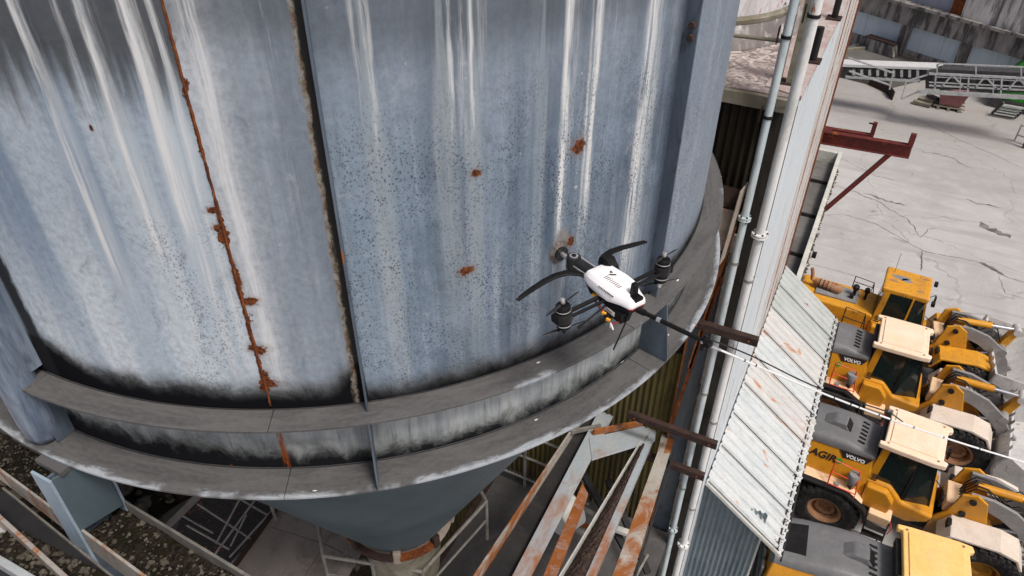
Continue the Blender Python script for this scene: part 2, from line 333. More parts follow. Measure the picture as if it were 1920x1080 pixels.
def mat_skirt():
    N = NT('skirt_paint'); uv = N.tc.outputs['UV']; sp = N.n('SeparateXYZ'); N.t.links.new(uv, sp.inputs[0]); u, v = sp.outputs[0], sp.outputs[1]
    s1 = N.noise(uv, 1., 5, .6, .3, (8, 1., 1)); s2 = N.noise(uv, 1., 5, .65, .2, (30, 2., 1))
    col = N.mix(N.mr(s1, .3, .7), (.22, .255, .27), (.42, .445, .445))
    col = N.mix(N.mr(s2, .5, .72, 0, .7), col, (.06, .075, .075))
    col = N.mix(N.mr(s2, .42, .25, 0, .5), col, (.46, .475, .475))
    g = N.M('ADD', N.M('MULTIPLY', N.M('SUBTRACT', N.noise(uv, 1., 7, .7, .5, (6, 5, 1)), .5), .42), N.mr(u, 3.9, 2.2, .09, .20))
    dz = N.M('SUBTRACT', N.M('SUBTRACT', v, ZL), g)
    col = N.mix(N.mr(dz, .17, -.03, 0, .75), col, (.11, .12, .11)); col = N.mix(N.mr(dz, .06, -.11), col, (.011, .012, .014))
    r = N.M('MULTIPLY', N.mr(N.M('ABSOLUTE', N.M('SUBTRACT', u, 2.865)), .03, .005), N.mr(N.noise(uv, 1., 5, .7, 0, (40, 9, 1)), .40, .5))
    r = N.M('MAXIMUM', r, N.M('MULTIPLY', N.mr(N.M('ADD', N.vor(uv, 1., 'F1', 1., (9, 8, 1)).outputs['Distance'], N.M('MULTIPLY', N.noise(uv, 1., 6, .8, .5, (60, 60, 1)), .3)), .25, .20), N.M('MULTIPLY', N.mr(u, 3.0, 2.6), N.mr(u, 2.3, 2.5))))
    col = N.mix(N.M('MULTIPLY', r, .9), col, (.24, .06, .012))
    return N.out(col, .7, 0, N.mr(dz, .06, -.04, .25, .03))
M_skirt = mat_skirt()
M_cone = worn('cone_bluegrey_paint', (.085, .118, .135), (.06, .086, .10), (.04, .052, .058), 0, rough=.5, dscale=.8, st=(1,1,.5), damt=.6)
M_fin = worn('rib_bluegrey_paint', (.105, .135, .175), (.065, .085, .11), (.02, .024, .03), .05, st=(1,1,.25), dscale=5, damt=.8, rough=.5)  # rib paint darkened so the colour carries the rib-face shade along with dirt
M_col = worn('column_bluegrey_paint', (.30, .385, .46), (.22, .29, .36), (.50, .56, .60), .03, st=(1,1,.3), dscale=4, damt=.5, rough=.45)
M_colL = worn('blue_column_streaked', (.085, .115, .17), (.26, .32, .39), (.03, .036, .05), .0, st=(1,1,.12), dscale=9, damt=.75, rough=.38)
M_rust = worn('bare_rust', RUST, RUSTD, RUST2, .0, dscale=9, damt=.7, rough=.92, bump=.6)
M_rustD = worn('dark_brown_steel', (.055, .035, .03), (.03, .02, .018), (.13, .08, .06), .0, dscale=5, damt=.35, rough=.7)
M_cream = worn('cream_beam_rusting', (.46, .43, .38), (.36, .345, .31), (.30, .27, .22), .30, 3.2, (1,1,1), .6, dscale=3, damt=.5, rc=(.26,.075,.014), rc2=(.42,.17,.05), soft=.14)
M_bluerust = worn('pale_blue_beam_rusting', (.33, .40, .45), (.40, .43, .44), (.48, .45, .38), .22, 1.6, (1.4,.5,1), .6, dscale=2.5, damt=.5, rc=(.24,.07,.014), rc2=(.38,.16,.06), soft=.30, grad=(7.6,5.4,.15))
M_orange = worn('orange_rusted_beam', (.33, .115, .028), (.24, .075, .018), (.33, .36, .38), .18, 4, (1,1,1), .75, dscale=3, damt=.6, rc=(.20,.05,.01), rc2=(.33,.10,.02))
M_creamr = worn('cream_to_orange_beam', (.46, .43, .38), (.36, .345, .31), (.25, .22, .18), .22, 2.4, (1.4,.5,1), .6, dscale=3, damt=.5, rc=(.22,.06,.012), rc2=(.36,.14,.04), soft=.16, grad=(7.4,5.6,.16))
M_web = worn('dark_grey_web', (.026, .026, .028), (.036, .035, .035), (.06, .057, .055), 0, dscale=2, damt=.5, rough=.6)
M_soil = None
def mat_soil(name, a, b, moss):
    N = NT(name); o = N.obj(False); n = N.noise(o, 22, 8, .72, .4); vo = N.vor(o, 26).outputs['Distance']
    col = N.mix(N.mr(n, .3, .7), a, b); col = N.mix(N.mr(N.noise(o, 5, 5, .6), .5, .6, 0, .8), col, moss)
    N.bump(N.M('ADD', n, vo), .9, .02); return N.out(col, .95, 0, .05)
M_soil = mat_soil('brown_soil', (.028, .018, .015), (.085, .06, .05), (.05, .038, .032))
M_debris = mat_soil('mossy_debris', (.012, .0095, .0075), (.048, .039, .031), (.016, .016, .008))
M_stone = worn('debris_stone', (.11, .098, .078), (.05, .042, .03), (.018, .02, .008), 0, dscale=9, damt=.7, rough=.95)
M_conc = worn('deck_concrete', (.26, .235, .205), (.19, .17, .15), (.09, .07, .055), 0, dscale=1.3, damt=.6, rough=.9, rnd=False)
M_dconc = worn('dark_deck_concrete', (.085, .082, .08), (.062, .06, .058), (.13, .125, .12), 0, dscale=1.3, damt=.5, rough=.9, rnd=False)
M_grate = worn('galvanised_grating', (.035, .034, .031), (.02, .019, .018), None, .12, 6, dscale=5, rough=.7)
M_rail = worn('galvanised_rail', (.30, .29, .26), (.20, .19, .17), (.10, .085, .065)
, .05, dscale=6, rough=.55, metal=.25)
def mat_yard():
    N = NT('yard_concrete'); o = N.obj(False)
    n1 = N.noise(o, .16, 6, .6, .6); n2 = N.noise(o, 1.4, 7, .68, .4); n3 = N.noise(o, 14, 5, .7); dr = N.noise(o, 1., 5, .6, .5, (.10, .7, 1))
    col = N.mix(N.mr(n1, .35, .65), (.42, .415, .41), (.345, .34, .336)); col = N.mix(N.mr(n2, .42, .72, 0, .5), col, (.50, .492, .482))
    col = N.mix(N.mr(dr, .50, .70, 0, .6), col, (.29, .28, .27))
    col = N.mix(N.mr(n3, .3, .8, 0, .25), col, (.28, .27, .26))
    # rough, dirty zone towards the plant and gritty pitted patches
    pit = N.M('MULTIPLY', N.mr(N.noise(o, .55, 6, .7, .8), .60, .68), N.mr(N.noise(o, 5, 5, .75), .45, .6)); col = N.mix(N.M('MULTIPLY', pit, .6), col, (.19, .18, .17))
    wob = N.n('VectorMath', operation='ADD'); N.t.links.new(o, wob.inputs[0]); nz = N.n('TexNoise'); nz.inputs['Scale'].default_value = .8; nz.inputs['Detail'].default_value = 6; N.t.links.new(o, nz.inputs['Vector'])
    N.t.links.new(N.sc(nz.outputs[1], 1.3), wob.inputs[1])
    ck = N.vor(wob.outputs[0], .16, 'DISTANCE_TO_EDGE').outputs['Distance']; cr = N.M('MULTIPLY', N.mr(ck, .008, .002), N.mr(n2, .40, .56)); col = N.mix(N.M('MULTIPLY', cr, .3), col, (.10, .095, .09))
    sx = N.n('SeparateXYZ'); N.t.links.new(o, sx.inputs[0])
    zone = N.M('MULTIPLY', N.mr(N.M('ADD', sx.outputs[1], N.M('MULTIPLY', N.noise(o, .25, 5, .6), 14)), 40, 49), N.mr(n2, .3, .6, .4, 1)); col = N.mix(N.M('MULTIPLY', zone, .45), col, (.22, .20, .18))
    trk = N.noise(o, 1., 3, .5, .2, (.06, 2.6, 1)); col = N.mix(N.mr(trk, .55, .70, 0, .30), col, (.26, .25, .24))
    oil = N.mr(N.noise(o, .9, 3, .5, .6), .70, .76); col = N.mix(N.M('MULTIPLY', oil, .55), col, (.13, .12, .115))
    N.bump(N.M('SUBTRACT', n3, N.M('MULTIPLY', cr, 2.)), .3, .012); return N.out(col, .88, 0, .3)
M_yard = mat_yard()
M_crack = flat('crack_filled_dirt', (.15, .14, .13), .95, 0, .5, 3)
M_bwall = worn('pale_blue_wall_paint', (.56, .64, .69), (.63, .68, .70), (.42, .47, .50), .14, 3.0, (1, 2.5, .16), .55, dscale=3., damt=.35, bump=.1, chip=(9, .70, (.05,.045,.045)))
M_bwallr = worn('pale_blue_wall_rusting', (.58, .62, .63), (.66, .66, .63), (.44, .37, .29), .29, 3.2, (1, 7., .13), .6, dscale=3., damt=.55, bump=.1)
M_face = worn('dark_corrugated_steel', (.016, .013, .010), (.028, .023, .016), (.012, .012, .011), .0, dscale=2.2, st=(1,1,.3), damt=.8, rough=.85)  # near-black brown tone for the upper front sheets and lap seams
M_facey = worn('ochre_corrugated_steel', (.12, .098, .028), (.075, .062, .026), (.018, .015, .011), .05, dscale=2.2, st=(1,1,.3), damt=.6, rough=.8)
M_panel = worn('bluegrey_wall_panel', (.085, .115, .14), (.12, .135, .145), (.035, .035, .035), .03, dscale=1.2, st=(1,1,.4), damt=.7, rough=.7)
M_gconc = worn('grey_wall_concrete', (.17, .165, .155), (.115, .11, .105), (.04, .038, .036), .0, dscale=1.6, st=(1,1,.35), damt=.7, rough=.9)
M_lean = worn('white_ribbed_roof', (.46, .50, .51), (.54, .56, .56), (.31, .335, .345), .05, 2.2, (.5,1.6,1), .55, dscale=2., damt=.5, bump=.1, rc=(.38,.19,.11), rc2=(.52,.36,.26))
M_leanr = worn('rust_bloomed_ribbed_roof', (.46, .47, .465), (.52, .52, .51), (.38, .33, .29), .17, 1.8, (.28,2.2,1), .65, dscale=2., damt=.6, bump=.1, rc=(.34,.14,.07), rc2=(.52,.32,.22))
M_leang = worn('galvanised_ribbed_roof', (.37, .405, .395), (.44, .46, .45), (.26, .285, .28), .02, 3, (.4,1.5,1), .5, dscale=2., damt=.5, bump=.1)
M_corr = worn('blue_galvanised_cladding', (.155, .205, .235), (.22, .27, .29), (.09, .12, .14), .0, dscale=2.5, st=(1,1,.25), damt=.6, rough=.45, metal=.3)
M_pipew = worn('white_pipe_paint', (.72, .73, .71), (.62, .65, .65), (.34, .34, .31), .06, 5, (1,1,.3), .45, dscale=3, damt=.6, chip=(7, .69, (.05,.05,.055)))
M_pipeb = worn('pale_blue_pipe_paint', (.46, .55, .58), (.55, .61, .62), (.25, .29, .30), .06, 5, (1,1,.3), .45, dscale=3, damt=.6, chip=(7, .66, (.05,.055,.06)))
def mat_roof():
    N = NT('lichened_roof'); o = N.obj(False); n = N.noise(o, 6, 8, .72, 1.6); n2 = N.noise(o, 1.1, 4, .6, .5)
    col = N.mix(N.mr(n, .42, .58), (.155, .12, .115), (.50, .45, .42)); col = N.mix(N.mr(n2, .5, .62, 0, .8), col, (.19, .15, .145))
    N.bump(n, .5, .01); return N.out(col, .92)
M_roof = mat_roof()
M_pinkr = worn('peeling_pink_roof', (.42, .385, .37), (.34, .25, .235), (.55, .53, .51), .12, 4, dscale=2.5, damt=.6, rough=.85)
M_tankw = worn('white_tank_peeling', (.66, .66, .68), (.55, .54, .55), (.30, .27, .25), .10, 4, (1,1,.5), .6, dscale=2.5, damt=.5, rc=(.30,.07,.05), rc2=(.45,.16,.13), chip=(3.5, .62, (.05,.05,.05)))
M_tankg = worn('grey_tank_skirt', (.27, .25, .24), (.16, .145, .14), (.72, .71, .70), .0, dscale=3., st=(1,1,.35), damt=.8, rough=.8)
M_fascia = worn('mossy_concrete_fascia', (.26, .24, .19), (.15, .14, .10), (.05, .045, .035), .02, dscale=3, damt=.7, rough=.9)
M_gutw = worn('weathered_white_gutter', (.58, .58, .53), (.47, .48, .44), (.34, .33, .28), .02, dscale=2, damt=.6, rough=.85)
M_red = worn('oxide_red_steel', (.125, .026, .022), (.085, .022, .02), (.05, .035, .035), .12, 5, dscale=4, damt=.5, rough=.6)
M_chute = worn('beige_chute', (.36, .31, .26), (.27, .225, .185), (.14, .10, .075), .1, 4, dscale=3, damt=.5, rough=.8)
# loaders
M_yel = worn('loader_yellow_paint', (.62, .275, .014), (.54, .235, .018), (.33, .17, .05), .0, dscale=2.2, damt=.5, rough=.36, bump=.04, spec=.4, mud=(.7,1.5,(.17,.13,.09)))
M_yelo = worn('old_loader_yellow_paint', (.66, .31, .02), (.56, .26, .03), (.28, .16, .06), .08, 4, dscale=2.2, damt=.6, rough=.45, bump=.06, spec=.35, mud=(.7,1.5,(.17,.13,.09)), rc=(.16,.05,.01), rc2=(.28,.10,.02))
M_dustlit = worn('dusty_sunlit_yellow_paint', (.80, .56, .36), (.74, .51, .32), (.62, .42, .24), .0, dscale=2, damt=.45, rough=.6, bump=.04)  # dusty yellow, with the sunlit paleness of upper parts put into the colour
M_roofp = worn('sunlit_faded_peach_cab_roof', (.82, .66, .52), (.80, .60, .42), (.66, .48, .34), .0, dscale=1.6, damt=.4, rough=.55, bump=.03)  # faded roof paint; the sunlit paleness is put into the base colour
M_roofy = worn('yellow_cab_roof', (.82, .55, .22), (.78, .48, .15), (.62, .42, .25), .0, dscale=1.6, damt=.4, rough=.55, bump=.03)
M_hood = worn('grey_engine_hood', (.165, .167, .174), (.135, .137, .143), (.23, .228, .222), .0, dscale=1.6, damt=.4, rough=.42, bump=.04)
M_black = worn('black_plastic', (.010, .010, .011), (.016, .016, .017), (.04, .038, .035), .0, dscale=3, damt=.35, rough=.5, bump=.05)
def mat_tyre():
    N = NT('dusty_tyre_rubber'); o = N.obj(); n = N.noise(o, 3, 6, .65)
    col = N.mix(N.mr(n, .42, .78), (.011, .011, .012), (.055, .051, .047)); N.bump(N.noise(o, 40, 4, .7), .25, .004); return N.out(col, .82, 0, .3)
M_tyre = mat_tyre()
M_rim = worn('rusty_wheel_rim', (.36, .20, .11), (.28, .13, .06), (.42, .34, .28), .2, 4, dscale=4, damt=.6, rough=.7)
M_rimy = worn('yellow_wheel_rim', (.62, .33, .04), (.5, .25, .04), (.34, .22, .12), .08, 4, dscale=4, damt=.5, rough=.6)
def mat_glass():
    N = NT('dark_cab_glass'); o = N.obj(); N.out((.012, .020, .019), .05, 0, .7); N.inp(N.b, 'Transmission Weight', .0)
    N.inp(N.b, 'Roughness', N.mr(N.noise(o, 5, 5, .7), .3, .8, .03, .16)); return N.m
M_glass = mat_glass()
def mat_clear():
    N = NT('tinted_window_glass'); N.out((.55, .68, .64), .04, 0, .5); N.inp(N.b, 'Transmission Weight', 1.); N.inp(N.b, 'IOR', 1.02); return N.m
M_pane = mat_clear()
M_seat = flat('cab_interior_trim', (.022, .025, .026), .7)
M_steel = worn('scuffed_bucket_steel', (.52, .515, .505), (.62, .615, .605), (.28, .27, .26), .03, 5, dscale=3, damt=.5, rough=.5, metal=.2)
M_arm = worn('grey_lift_arm_paint', (.25, .25, .25), (.19, .19, .195), (.38, .37, .36), .0, dscale=2, damt=.45, rough=.5)
M_chrome = flat('chromed_rod', (.75, .75, .75), .18, .9, .05)
M_redp = flat('red_rail_paint', (.62, .055, .03), .45, 0, .2)
M_pale = worn('dusty_cream_mudguard', (.66, .59, .52), (.60, .52, .44), (.5, .42, .34), 0, dscale=2, damt=.5, rough=.7)
M_white = flat('white_print', (.8, .8, .8), .5, 0, .03)
M_blackp = flat('black_print', (.012, .012, .013), .5, 0, .05)
M_green = flat('green_print', (.03, .30, .03), .5, 0, .05)
# drone
M_dwhite = flat('drone_white_shell', (.86, .86, .87), .32, 0, .02)
M_carb = flat('black_carbon_tube', (.005, .005, .0055), .5, 0, .2)
M_dblk = flat('matt_black_plastic', (.005, .005, .0055), .5, 0, .2)
M_dgrey = flat('dark_grey_plastic', (.016, .017, .018), .38, 0, .2)
M_alu = flat('brushed_aluminium', (.62, .62, .63), .28, .8, .08)
M_hose = flat('silver_hose', (.78, .79, .80), .3, .15, .06, 30)
M_xt = flat('amber_connector', (.85, .38, .02), .4, 0, .05)
M_wred = flat('red_wire', (.40, .01, .015), .45, 0, .1)
M_bris = flat('wire_bristle', (.17, .15, .14), .6, .2, .4, 60)
# far plant
def mat_far(name, a, b, dk, scale=.35):
    N = NT(name); o = N.obj(False); n = N.noise(o, 1.4, 7, .7, .5, (1,1,.45)); st = N.noise(o, 2.4, 5, .65, .3, (1,1,.16)); col = N.mix(N.mr(n, .35, .65), a, b)
    col = N.mix(N.mr(st, .44, .6, 0, .85), col, dk); N.bump(n, .3, .02); return N.out(col, .92)
M_fconc = mat_far('soot_stained_concrete', (.36, .34, .315), (.24, .225, .21), (.045, .042, .04))
M_fconc2 = mat_far('peeling_white_concrete', (.62, .61, .58), (.48, .47, .45), (.15, .145, .145))
M_fblue = worn('far_blue_sheet', (.50, .60, .66), (.57, .65, .69), (.42, .51, .57), .0, dscale=.8, st=(1,1,.15), damt=.6, rough=.6)
M_fsheet = worn('far_violet_sheet', (.22, .25, .32), (.30, .32, .38), (.14, .15, .19), .03, dscale=.8, st=(1,1,.2), damt=.6, rough=.6)
M_galv = flat('galvanised_steel', (.40, .41, .41), .5, .3, .2)
M_galvd = flat('dark_conveyor_steel', (.05, .05, .052), .6, .1, .3)
M_belt = flat('white_belt_cover', (.52, .53, .53), .6, 0, .08)
M_mgreen = flat('machine_green_paint', (.03, .26, .02), .5, 0, .2)
M_pinkbin = worn('faded_red_bin', (.30, .12, .12), (.24, .10, .10), (.36, .24, .23), 0, dscale=2, damt=.5, rough=.7)
M_pad = worn('dark_pad_concrete', (.13, .125, .115), (.10, .098, .09), (.17, .16, .145), 0, dscale=.8, damt=.5, rough=.9)

for m_ in (M_carb, M_dblk, M_dgrey, M_black): m_.node_tree.nodes['Principled BSDF'].inputs['Specular IOR Level'].default_value = .22

M_darkw = worn('dark_brown_wall', (.030, .027, .023), (.045, .042, .037), (.012, .011, .010), 0, dscale=1.6, st=(1,1,.35), damt=.7, rough=.92)  # very dark brown tone for the corner panel behind the pipes
# ================================================================== ground
def grid(x0, x1, y0, y1, z): return MB().add([(x0,y0,z),(x1,y0,z),(x1,y1,z),(x0,y1,z)], [(0,1,2,3)])
ground = struct(grid(-600, 600, -600, 900, 0).build('ground', M_yard))
# ================================================================== silo
def pol(r, phi, z): a = math.radians(phi); return V((SCX+r*math.cos(a), SCY+r*math.sin(a), z))
def revolve(prof, a0, a1, step=1.2, closed=True):
    n = max(2, int(abs(a1-a0)/step)); m = MB(); k = len(prof); P = []; F = []
    for i in range(n+1):
        for r, z in prof: P.append(pol(r, a0+(a1-a0)*i/n, z))
    rng = range(k) if closed else range(k-1)
    for i in range(n):
        for j in rng: F.append((i*k+j, (i+1)*k+j, (i+1)*k+(j+1) % k, i*k+(j+1) % k))
    if closed: F += [tuple(range(k-1, -1, -1)), tuple(range(n*k, n*k+k))]
    return m.add(P, F)
silo = thing('silo', 'big blue-grey steel silo with streaked curved wall and conical bottom', 'silo', (SCX, SCY, 0))
def sil(o):
    o.parent = silo; o.matrix_parent_inverse = Matrix.Translation((-SCX, -SCY, 0)); return o
SEAM, F2, F3 = -61.5, -51.7, -13.4
FINS = [-124.8, -88.4, F2, F3, 24.5, 62, 99, 136, 173, 210]
TOPZ = 19.5
cuts = [-124.8, -88.4, SEAM, F2, F3, 24.5, 62, 99, 136, 173, 210, 235.2]
for i in range(len(cuts)-1):
    a0, a1 = cuts[i], cuts[i+1]; dr = .003*(i % 2)
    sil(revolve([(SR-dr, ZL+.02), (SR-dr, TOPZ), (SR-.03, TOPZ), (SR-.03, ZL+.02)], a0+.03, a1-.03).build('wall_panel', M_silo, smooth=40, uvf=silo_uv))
    if i > 6: continue
    sil(revolve([(SR+.004, ZL+.01), (SR+.004, ZU-.024), (SR-.002, ZU-.024), (SR-.002, ZL+.01)], a0+.02, a1-.02).build('skirt_panel', M_skirt, smooth=40, uvf=silo_uv))
lp(sil(revolve([(SR-.02, ZL+.3), (SR-.02, TOPZ-.02)], 0, 360, 6, False).build('inner_shell', M_cone)), None) if False else None
for (nm, mt, z, ro, js) in (('upper_ring', M_ringu, ZU, RU, (-124.8, -88.2, -61.3, -20, 24.5, 62)), ('lower_ring', M_ringl, ZL, RL, (-124.8, -61.1, -16, 24.5, 62))):
    js = list(js)+[235.2]
    for i in range(len(js)-1):
        sil(revolve([(SR-.02, z), (ro, z), (ro, z-.02), (SR-.02, z-.02)], js[i]+.035, js[i+1]-.035, 1.0).build(nm+'_plate', mt, smooth=40, uvf=ring_uv, bev=.002))
# weld beads: foot of wall on rings, seam
for z, r in ((ZU+.004, SR+.004), (ZL+.004, SR+.008)):
    sil(revolve([(r, z-.006), (r+.005, z-.004), (r+.003, z+.001), (r, z+.004)], -124, 40, 1.2).build('weld_bead', M_web, smooth=60))
sm = MB(); pts = []
for i in range(70):
    z = 13.26+i*(15.9-13.26)/69; pts.append(pol(SR+.001+random.uniform(-.001,.001), SEAM+random.uniform(-.05,.05), z))
lp(sil(sm.tube(pts, .006, 6).build('weld_seam', M_rust, smooth=60)), 'rust-brown vertical weld seam')
# radial ribs
for a in FINS:
    t = math.radians(a); e = V((math.cos(t), math.sin(t), 0)); tn = V((-e.y, e.x, 0)); wd = .085
    if a == -88.4: continue
    b = pol(SR-.01, a, 0); c = pol(SR+wd, a, 0)
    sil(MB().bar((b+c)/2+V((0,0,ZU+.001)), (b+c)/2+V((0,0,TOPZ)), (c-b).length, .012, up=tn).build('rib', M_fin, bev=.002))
    c2 = pol(RL+.012, a, 0); c1 = pol(RU+.004, a, 0); th = tn*.006
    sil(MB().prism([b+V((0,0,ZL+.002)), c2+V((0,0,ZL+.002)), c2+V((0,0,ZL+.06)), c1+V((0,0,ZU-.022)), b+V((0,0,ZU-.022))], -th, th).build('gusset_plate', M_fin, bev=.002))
    if a > F3: continue
# bolts on the right rib
for k in range(2):
    z = 15.07+k*.07; p = pol(SR+.05, F3, z); t = math.radians(F3); tn = V((math.sin(t), -math.cos(t), 0))
    sil(MB().cyl(p+tn*.006, p+tn*.03, .022, n=6).build('bolt', M_rustD))
# heavy stiffener column at the left rib
colL = MB(); a = -89.3
pc = pol(SR+.13, a-1.0, 0)
P = []
for z, rr in ((ZL+.001, .035), (ZL+.02, .075), (ZL+.08, .105), (ZL+.2, .115), (TOPZ, .115)):
    P.append((pc+V((0,0,z)), rr))
colL.tube([p for p, r in P], .1, 20, [r for p, r in P])
sil(colL.build('stiffener_column', M_colL, smooth=40))
b = pol(SR-.01, -88.4, 0); c = pol(SR+.13, -88.9, 0); t = math.radians(-88.4); tn = V((-math.sin(t), math.cos(t), 0))
sil(MB().bar((b+c)/2+V((0,0,ZU+.06)), (b+c)/2+V((0,0,TOPZ)), (c-b).length, .014, up=tn).build('rib', M_colL, bev=.002))
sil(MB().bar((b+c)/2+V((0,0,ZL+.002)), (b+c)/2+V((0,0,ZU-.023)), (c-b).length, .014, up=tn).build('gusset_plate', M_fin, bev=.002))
# cone and outlet
ZC = 7.75
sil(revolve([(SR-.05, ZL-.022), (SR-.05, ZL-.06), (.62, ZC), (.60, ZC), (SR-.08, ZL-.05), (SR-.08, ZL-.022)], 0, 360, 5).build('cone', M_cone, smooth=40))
sil(revolve([(.60, ZC+.10), (.66, ZC+.12), (.66, ZC+.02), (.74, ZC-.01), (.74, ZC-.03), (.60, ZC-.05)], 0, 360, 9).build('outlet_flange', M_chute, smooth=30))
sil(revolve([(.58, ZC-.05), (.50, ZC-1.2), (.48, ZC-1.2), (.56, ZC-.05)], 0, 360, 10).build('outlet_collar', M_fascia, smooth=30))
for a0, a1, mt in ((-150,-112,M_rust), (-100,-62,M_rustD), (-55,-20,M_rust)):
    sil(revolve([(.70, ZC+.03), (.78, ZC+.03), (.78, ZC+.10), (.70, ZC+.10)], a0, a1, 6).build('clamp_strap', mt))
for k, ph in enumerate((-108, -58, -15, 20)):
    p = pol(.72, ph, ZC); sil(MB().box(p+V((0,0,.08)), (.10,.10,.22), rotz(math.radians(ph))).build('clamp_lug', M_chute if k % 2 else M_rustD, bev=.01))
# supporting column under the left rib (outer flange, web, inner flange)
fl0 = V((-4.03, 1.45, 0))
cs = thing('support_column', 'pale blue-grey steel column under the left end of the silo ring', 'column', (fl0.x, fl0.y, 0))
def part_w(o, par):
    o.parent = par; o.matrix_parent_inverse = Matrix.Translation(-par.location) ; return o
part_w(MB().box2((-4.12, 1.385, 0), (-3.935, 1.405, ZL-.061)).build('outer_flange', M_col, bev=.003), cs)
part_w(MB().box2((-3.99, 1.407, 0), (-3.97, 1.69, ZL-.062)).build('web_plate', M_fin), cs)
part_w(MB().box2((-4.12, 1.692, 0), (-3.86, 1.712, ZL-.061)).build('inner_flange', M_col, bev=.003), cs)
part_w(MB().prism([(-3.945, 1.408, 12.10), (-3.945, 1.408, ZL-.062), (-3.865, 1.685, ZL-.062), (-3.865, 1.685, 12.10)], (-.008,.003,0), (.008,-.003,0)).build('side_plate', M_cone), cs)
part_w(MB().box2((-4.14, 1.45, ZL-.06), (-3.9, 1.72, ZL-.0225)).build('cap_plate', M_ringl), cs)
# ================================================================== plant building beside the silo
XW, YF, YB, ZR = -.68, 8.62, 16.35, 13.12
def wpart(o, par): return part_w(o, par)
bld = thing('plant_building', 'tall pale blue clad plant building with rust-streaked side wall and dark corrugated front', 'building', (-3.5, 12, 0))
def corr(p0, du, lu, dv, lv, nrm, pitch, amp, flatw=.0, seg=8, thick=.004):
    """corrugated sheet: waves repeat along du, ribs run along dv"""
    p0, du, dv, nrm = V(p0), V(du), V(dv), V(nrm); m = MB(); P = []; n = max(2, int(round(lu/pitch*seg)))
    for i in range(n+1):
        s = lu*i/n; ph = (s/pitch) % 1.0
        if flatw: h = amp*max(0, min(1, (abs(ph-.5)-flatw/2)/(.5-flatw/2)*2.2)) if False else amp*(1 if abs(ph-.5) < flatw/2 else max(0, 1-(abs(ph-.5)-flatw/2)/.09))
        else: h = amp*math.cos(2*math.pi*ph)
        for t in (0, thick):
            for k in (0, 1): P.append(p0+du*s+dv*(lv*k)+nrm*(h-t))
    F = []
    for i in range(n):
        a = i*4; b = a+4; F += [(a, b, b+1, a+1), (a+2, a+3, b+3, b+2), (a, a+2, b+2, b), (a+1, b+1, b+3, a+3)]
    return m.add(P, F+[(0,1,3,2), (n*4, n*4+2, n*4+3, n*4+1)])
# shell behind the cladding
wpart(MB().box2((-9.5, YF+.06, 0), (XW-.03, YB-.02, ZR-.16)).build('core_wall', M_gconc), bld)
# side wall: upright painted sheets, each its own piece, lapped
ys = [YF, 9.55, 10.5, 11.45, 12.4, 13.35, 14.3, 15.25, 15.85, YB]
for i in range(len(ys)-1):
    m = M_bwallr if i >= 4 else M_bwall; off = .004*(i % 2)
    wpart(MB().box2((XW-.025, ys[i]+.004, 0.0), (XW+off, ys[i+1]-.004, ZR-.05)).build('wall_sheet', m, bev=.003), bld)
    if i > 4: wpart(MB().box2((XW+.006, ys[i]-.012, 0), (XW+.014, ys[i]+.012, ZR-.06)).build('joint_strip', M_bwallr if i > 4 else M_bwall), bld)
lp(wpart(MB().box2((XW-.02, YB+.001, 0), (XW+.03, YB+.07, ZR+.25)).build('corner_angle', M_rust, bev=.004), bld), 'brown rusted corner angle of the side wall')
wpart(MB().box2((XW+.012, 15.98, 0), (XW+.03, 16.06, ZR)).build('rust_strip', M_rust), bld)
# front face, corrugated, dark upper storey and ochre lower storeys
x = -8.8
while x < -1.04:
    wd = min(.78, -1.025-x)
    wpart(corr((x, YF-.01, 8.9), (1,0,0), wd, (0,0,1), ZR-.14-8.9, (0,-1,0), .0975, .02).build('corrugated_sheet', M_face, smooth=60), bld)
    wpart(corr((x, YF+.01, 0), (1,0,0), wd, (0,0,1), 8.95, (0,-1,0), .0975, .02).build('corrugated_sheet', M_facey, smooth=60), bld)
    x += .78
wpart(MB().box2((-1.40, YF-.05, 0), (-1.02, YF+.06, 10.3)).build('front_panel', M_panel, bev=.004), bld)
wpart(MB().box2((-1.018, YF-.02, 0), (XW-.004, YF+.055, ZR-.12)).build('corner_panel', M_darkw, bev=.004), bld)
wpart(MB().box2((-1.40, YF-.09, 0), (-1.37, YF-.052, 9.8)).build('edge_trim', M_orange), bld)
wpart(MB().box2((-1.06, YF-.10, 0), (-1.02, YF-.052, 11.2)).build('edge_trim', M_rail), bld)
# roof, fascia
wpart(MB().box2((-9.5, YF-.09, ZR-.13), (XW-.10, YB, ZR)).build('roof_slab', M_roof), bld)
wpart(MB().box2((-9.5, YF-.16, ZR-.17), (XW-.06, YF-.092, ZR-.012)).build('fascia_beam', M_fascia, bev=.006), bld)
wpart(MB().hexa([(XW-.42, YF+.1, ZR+.001), (XW+.012, YF-.05, ZR-.03), (XW+.012, YB, ZR-.03), (XW-.42, YB, ZR+.001)], [(XW-.42, YF+.1, ZR+.012), (XW+.012, YF-.05, ZR+.022), (XW+.012, YB, ZR+.022), (XW-.42, YB, ZR+.012)]).build('roof_flashing', M_pinkr), bld)
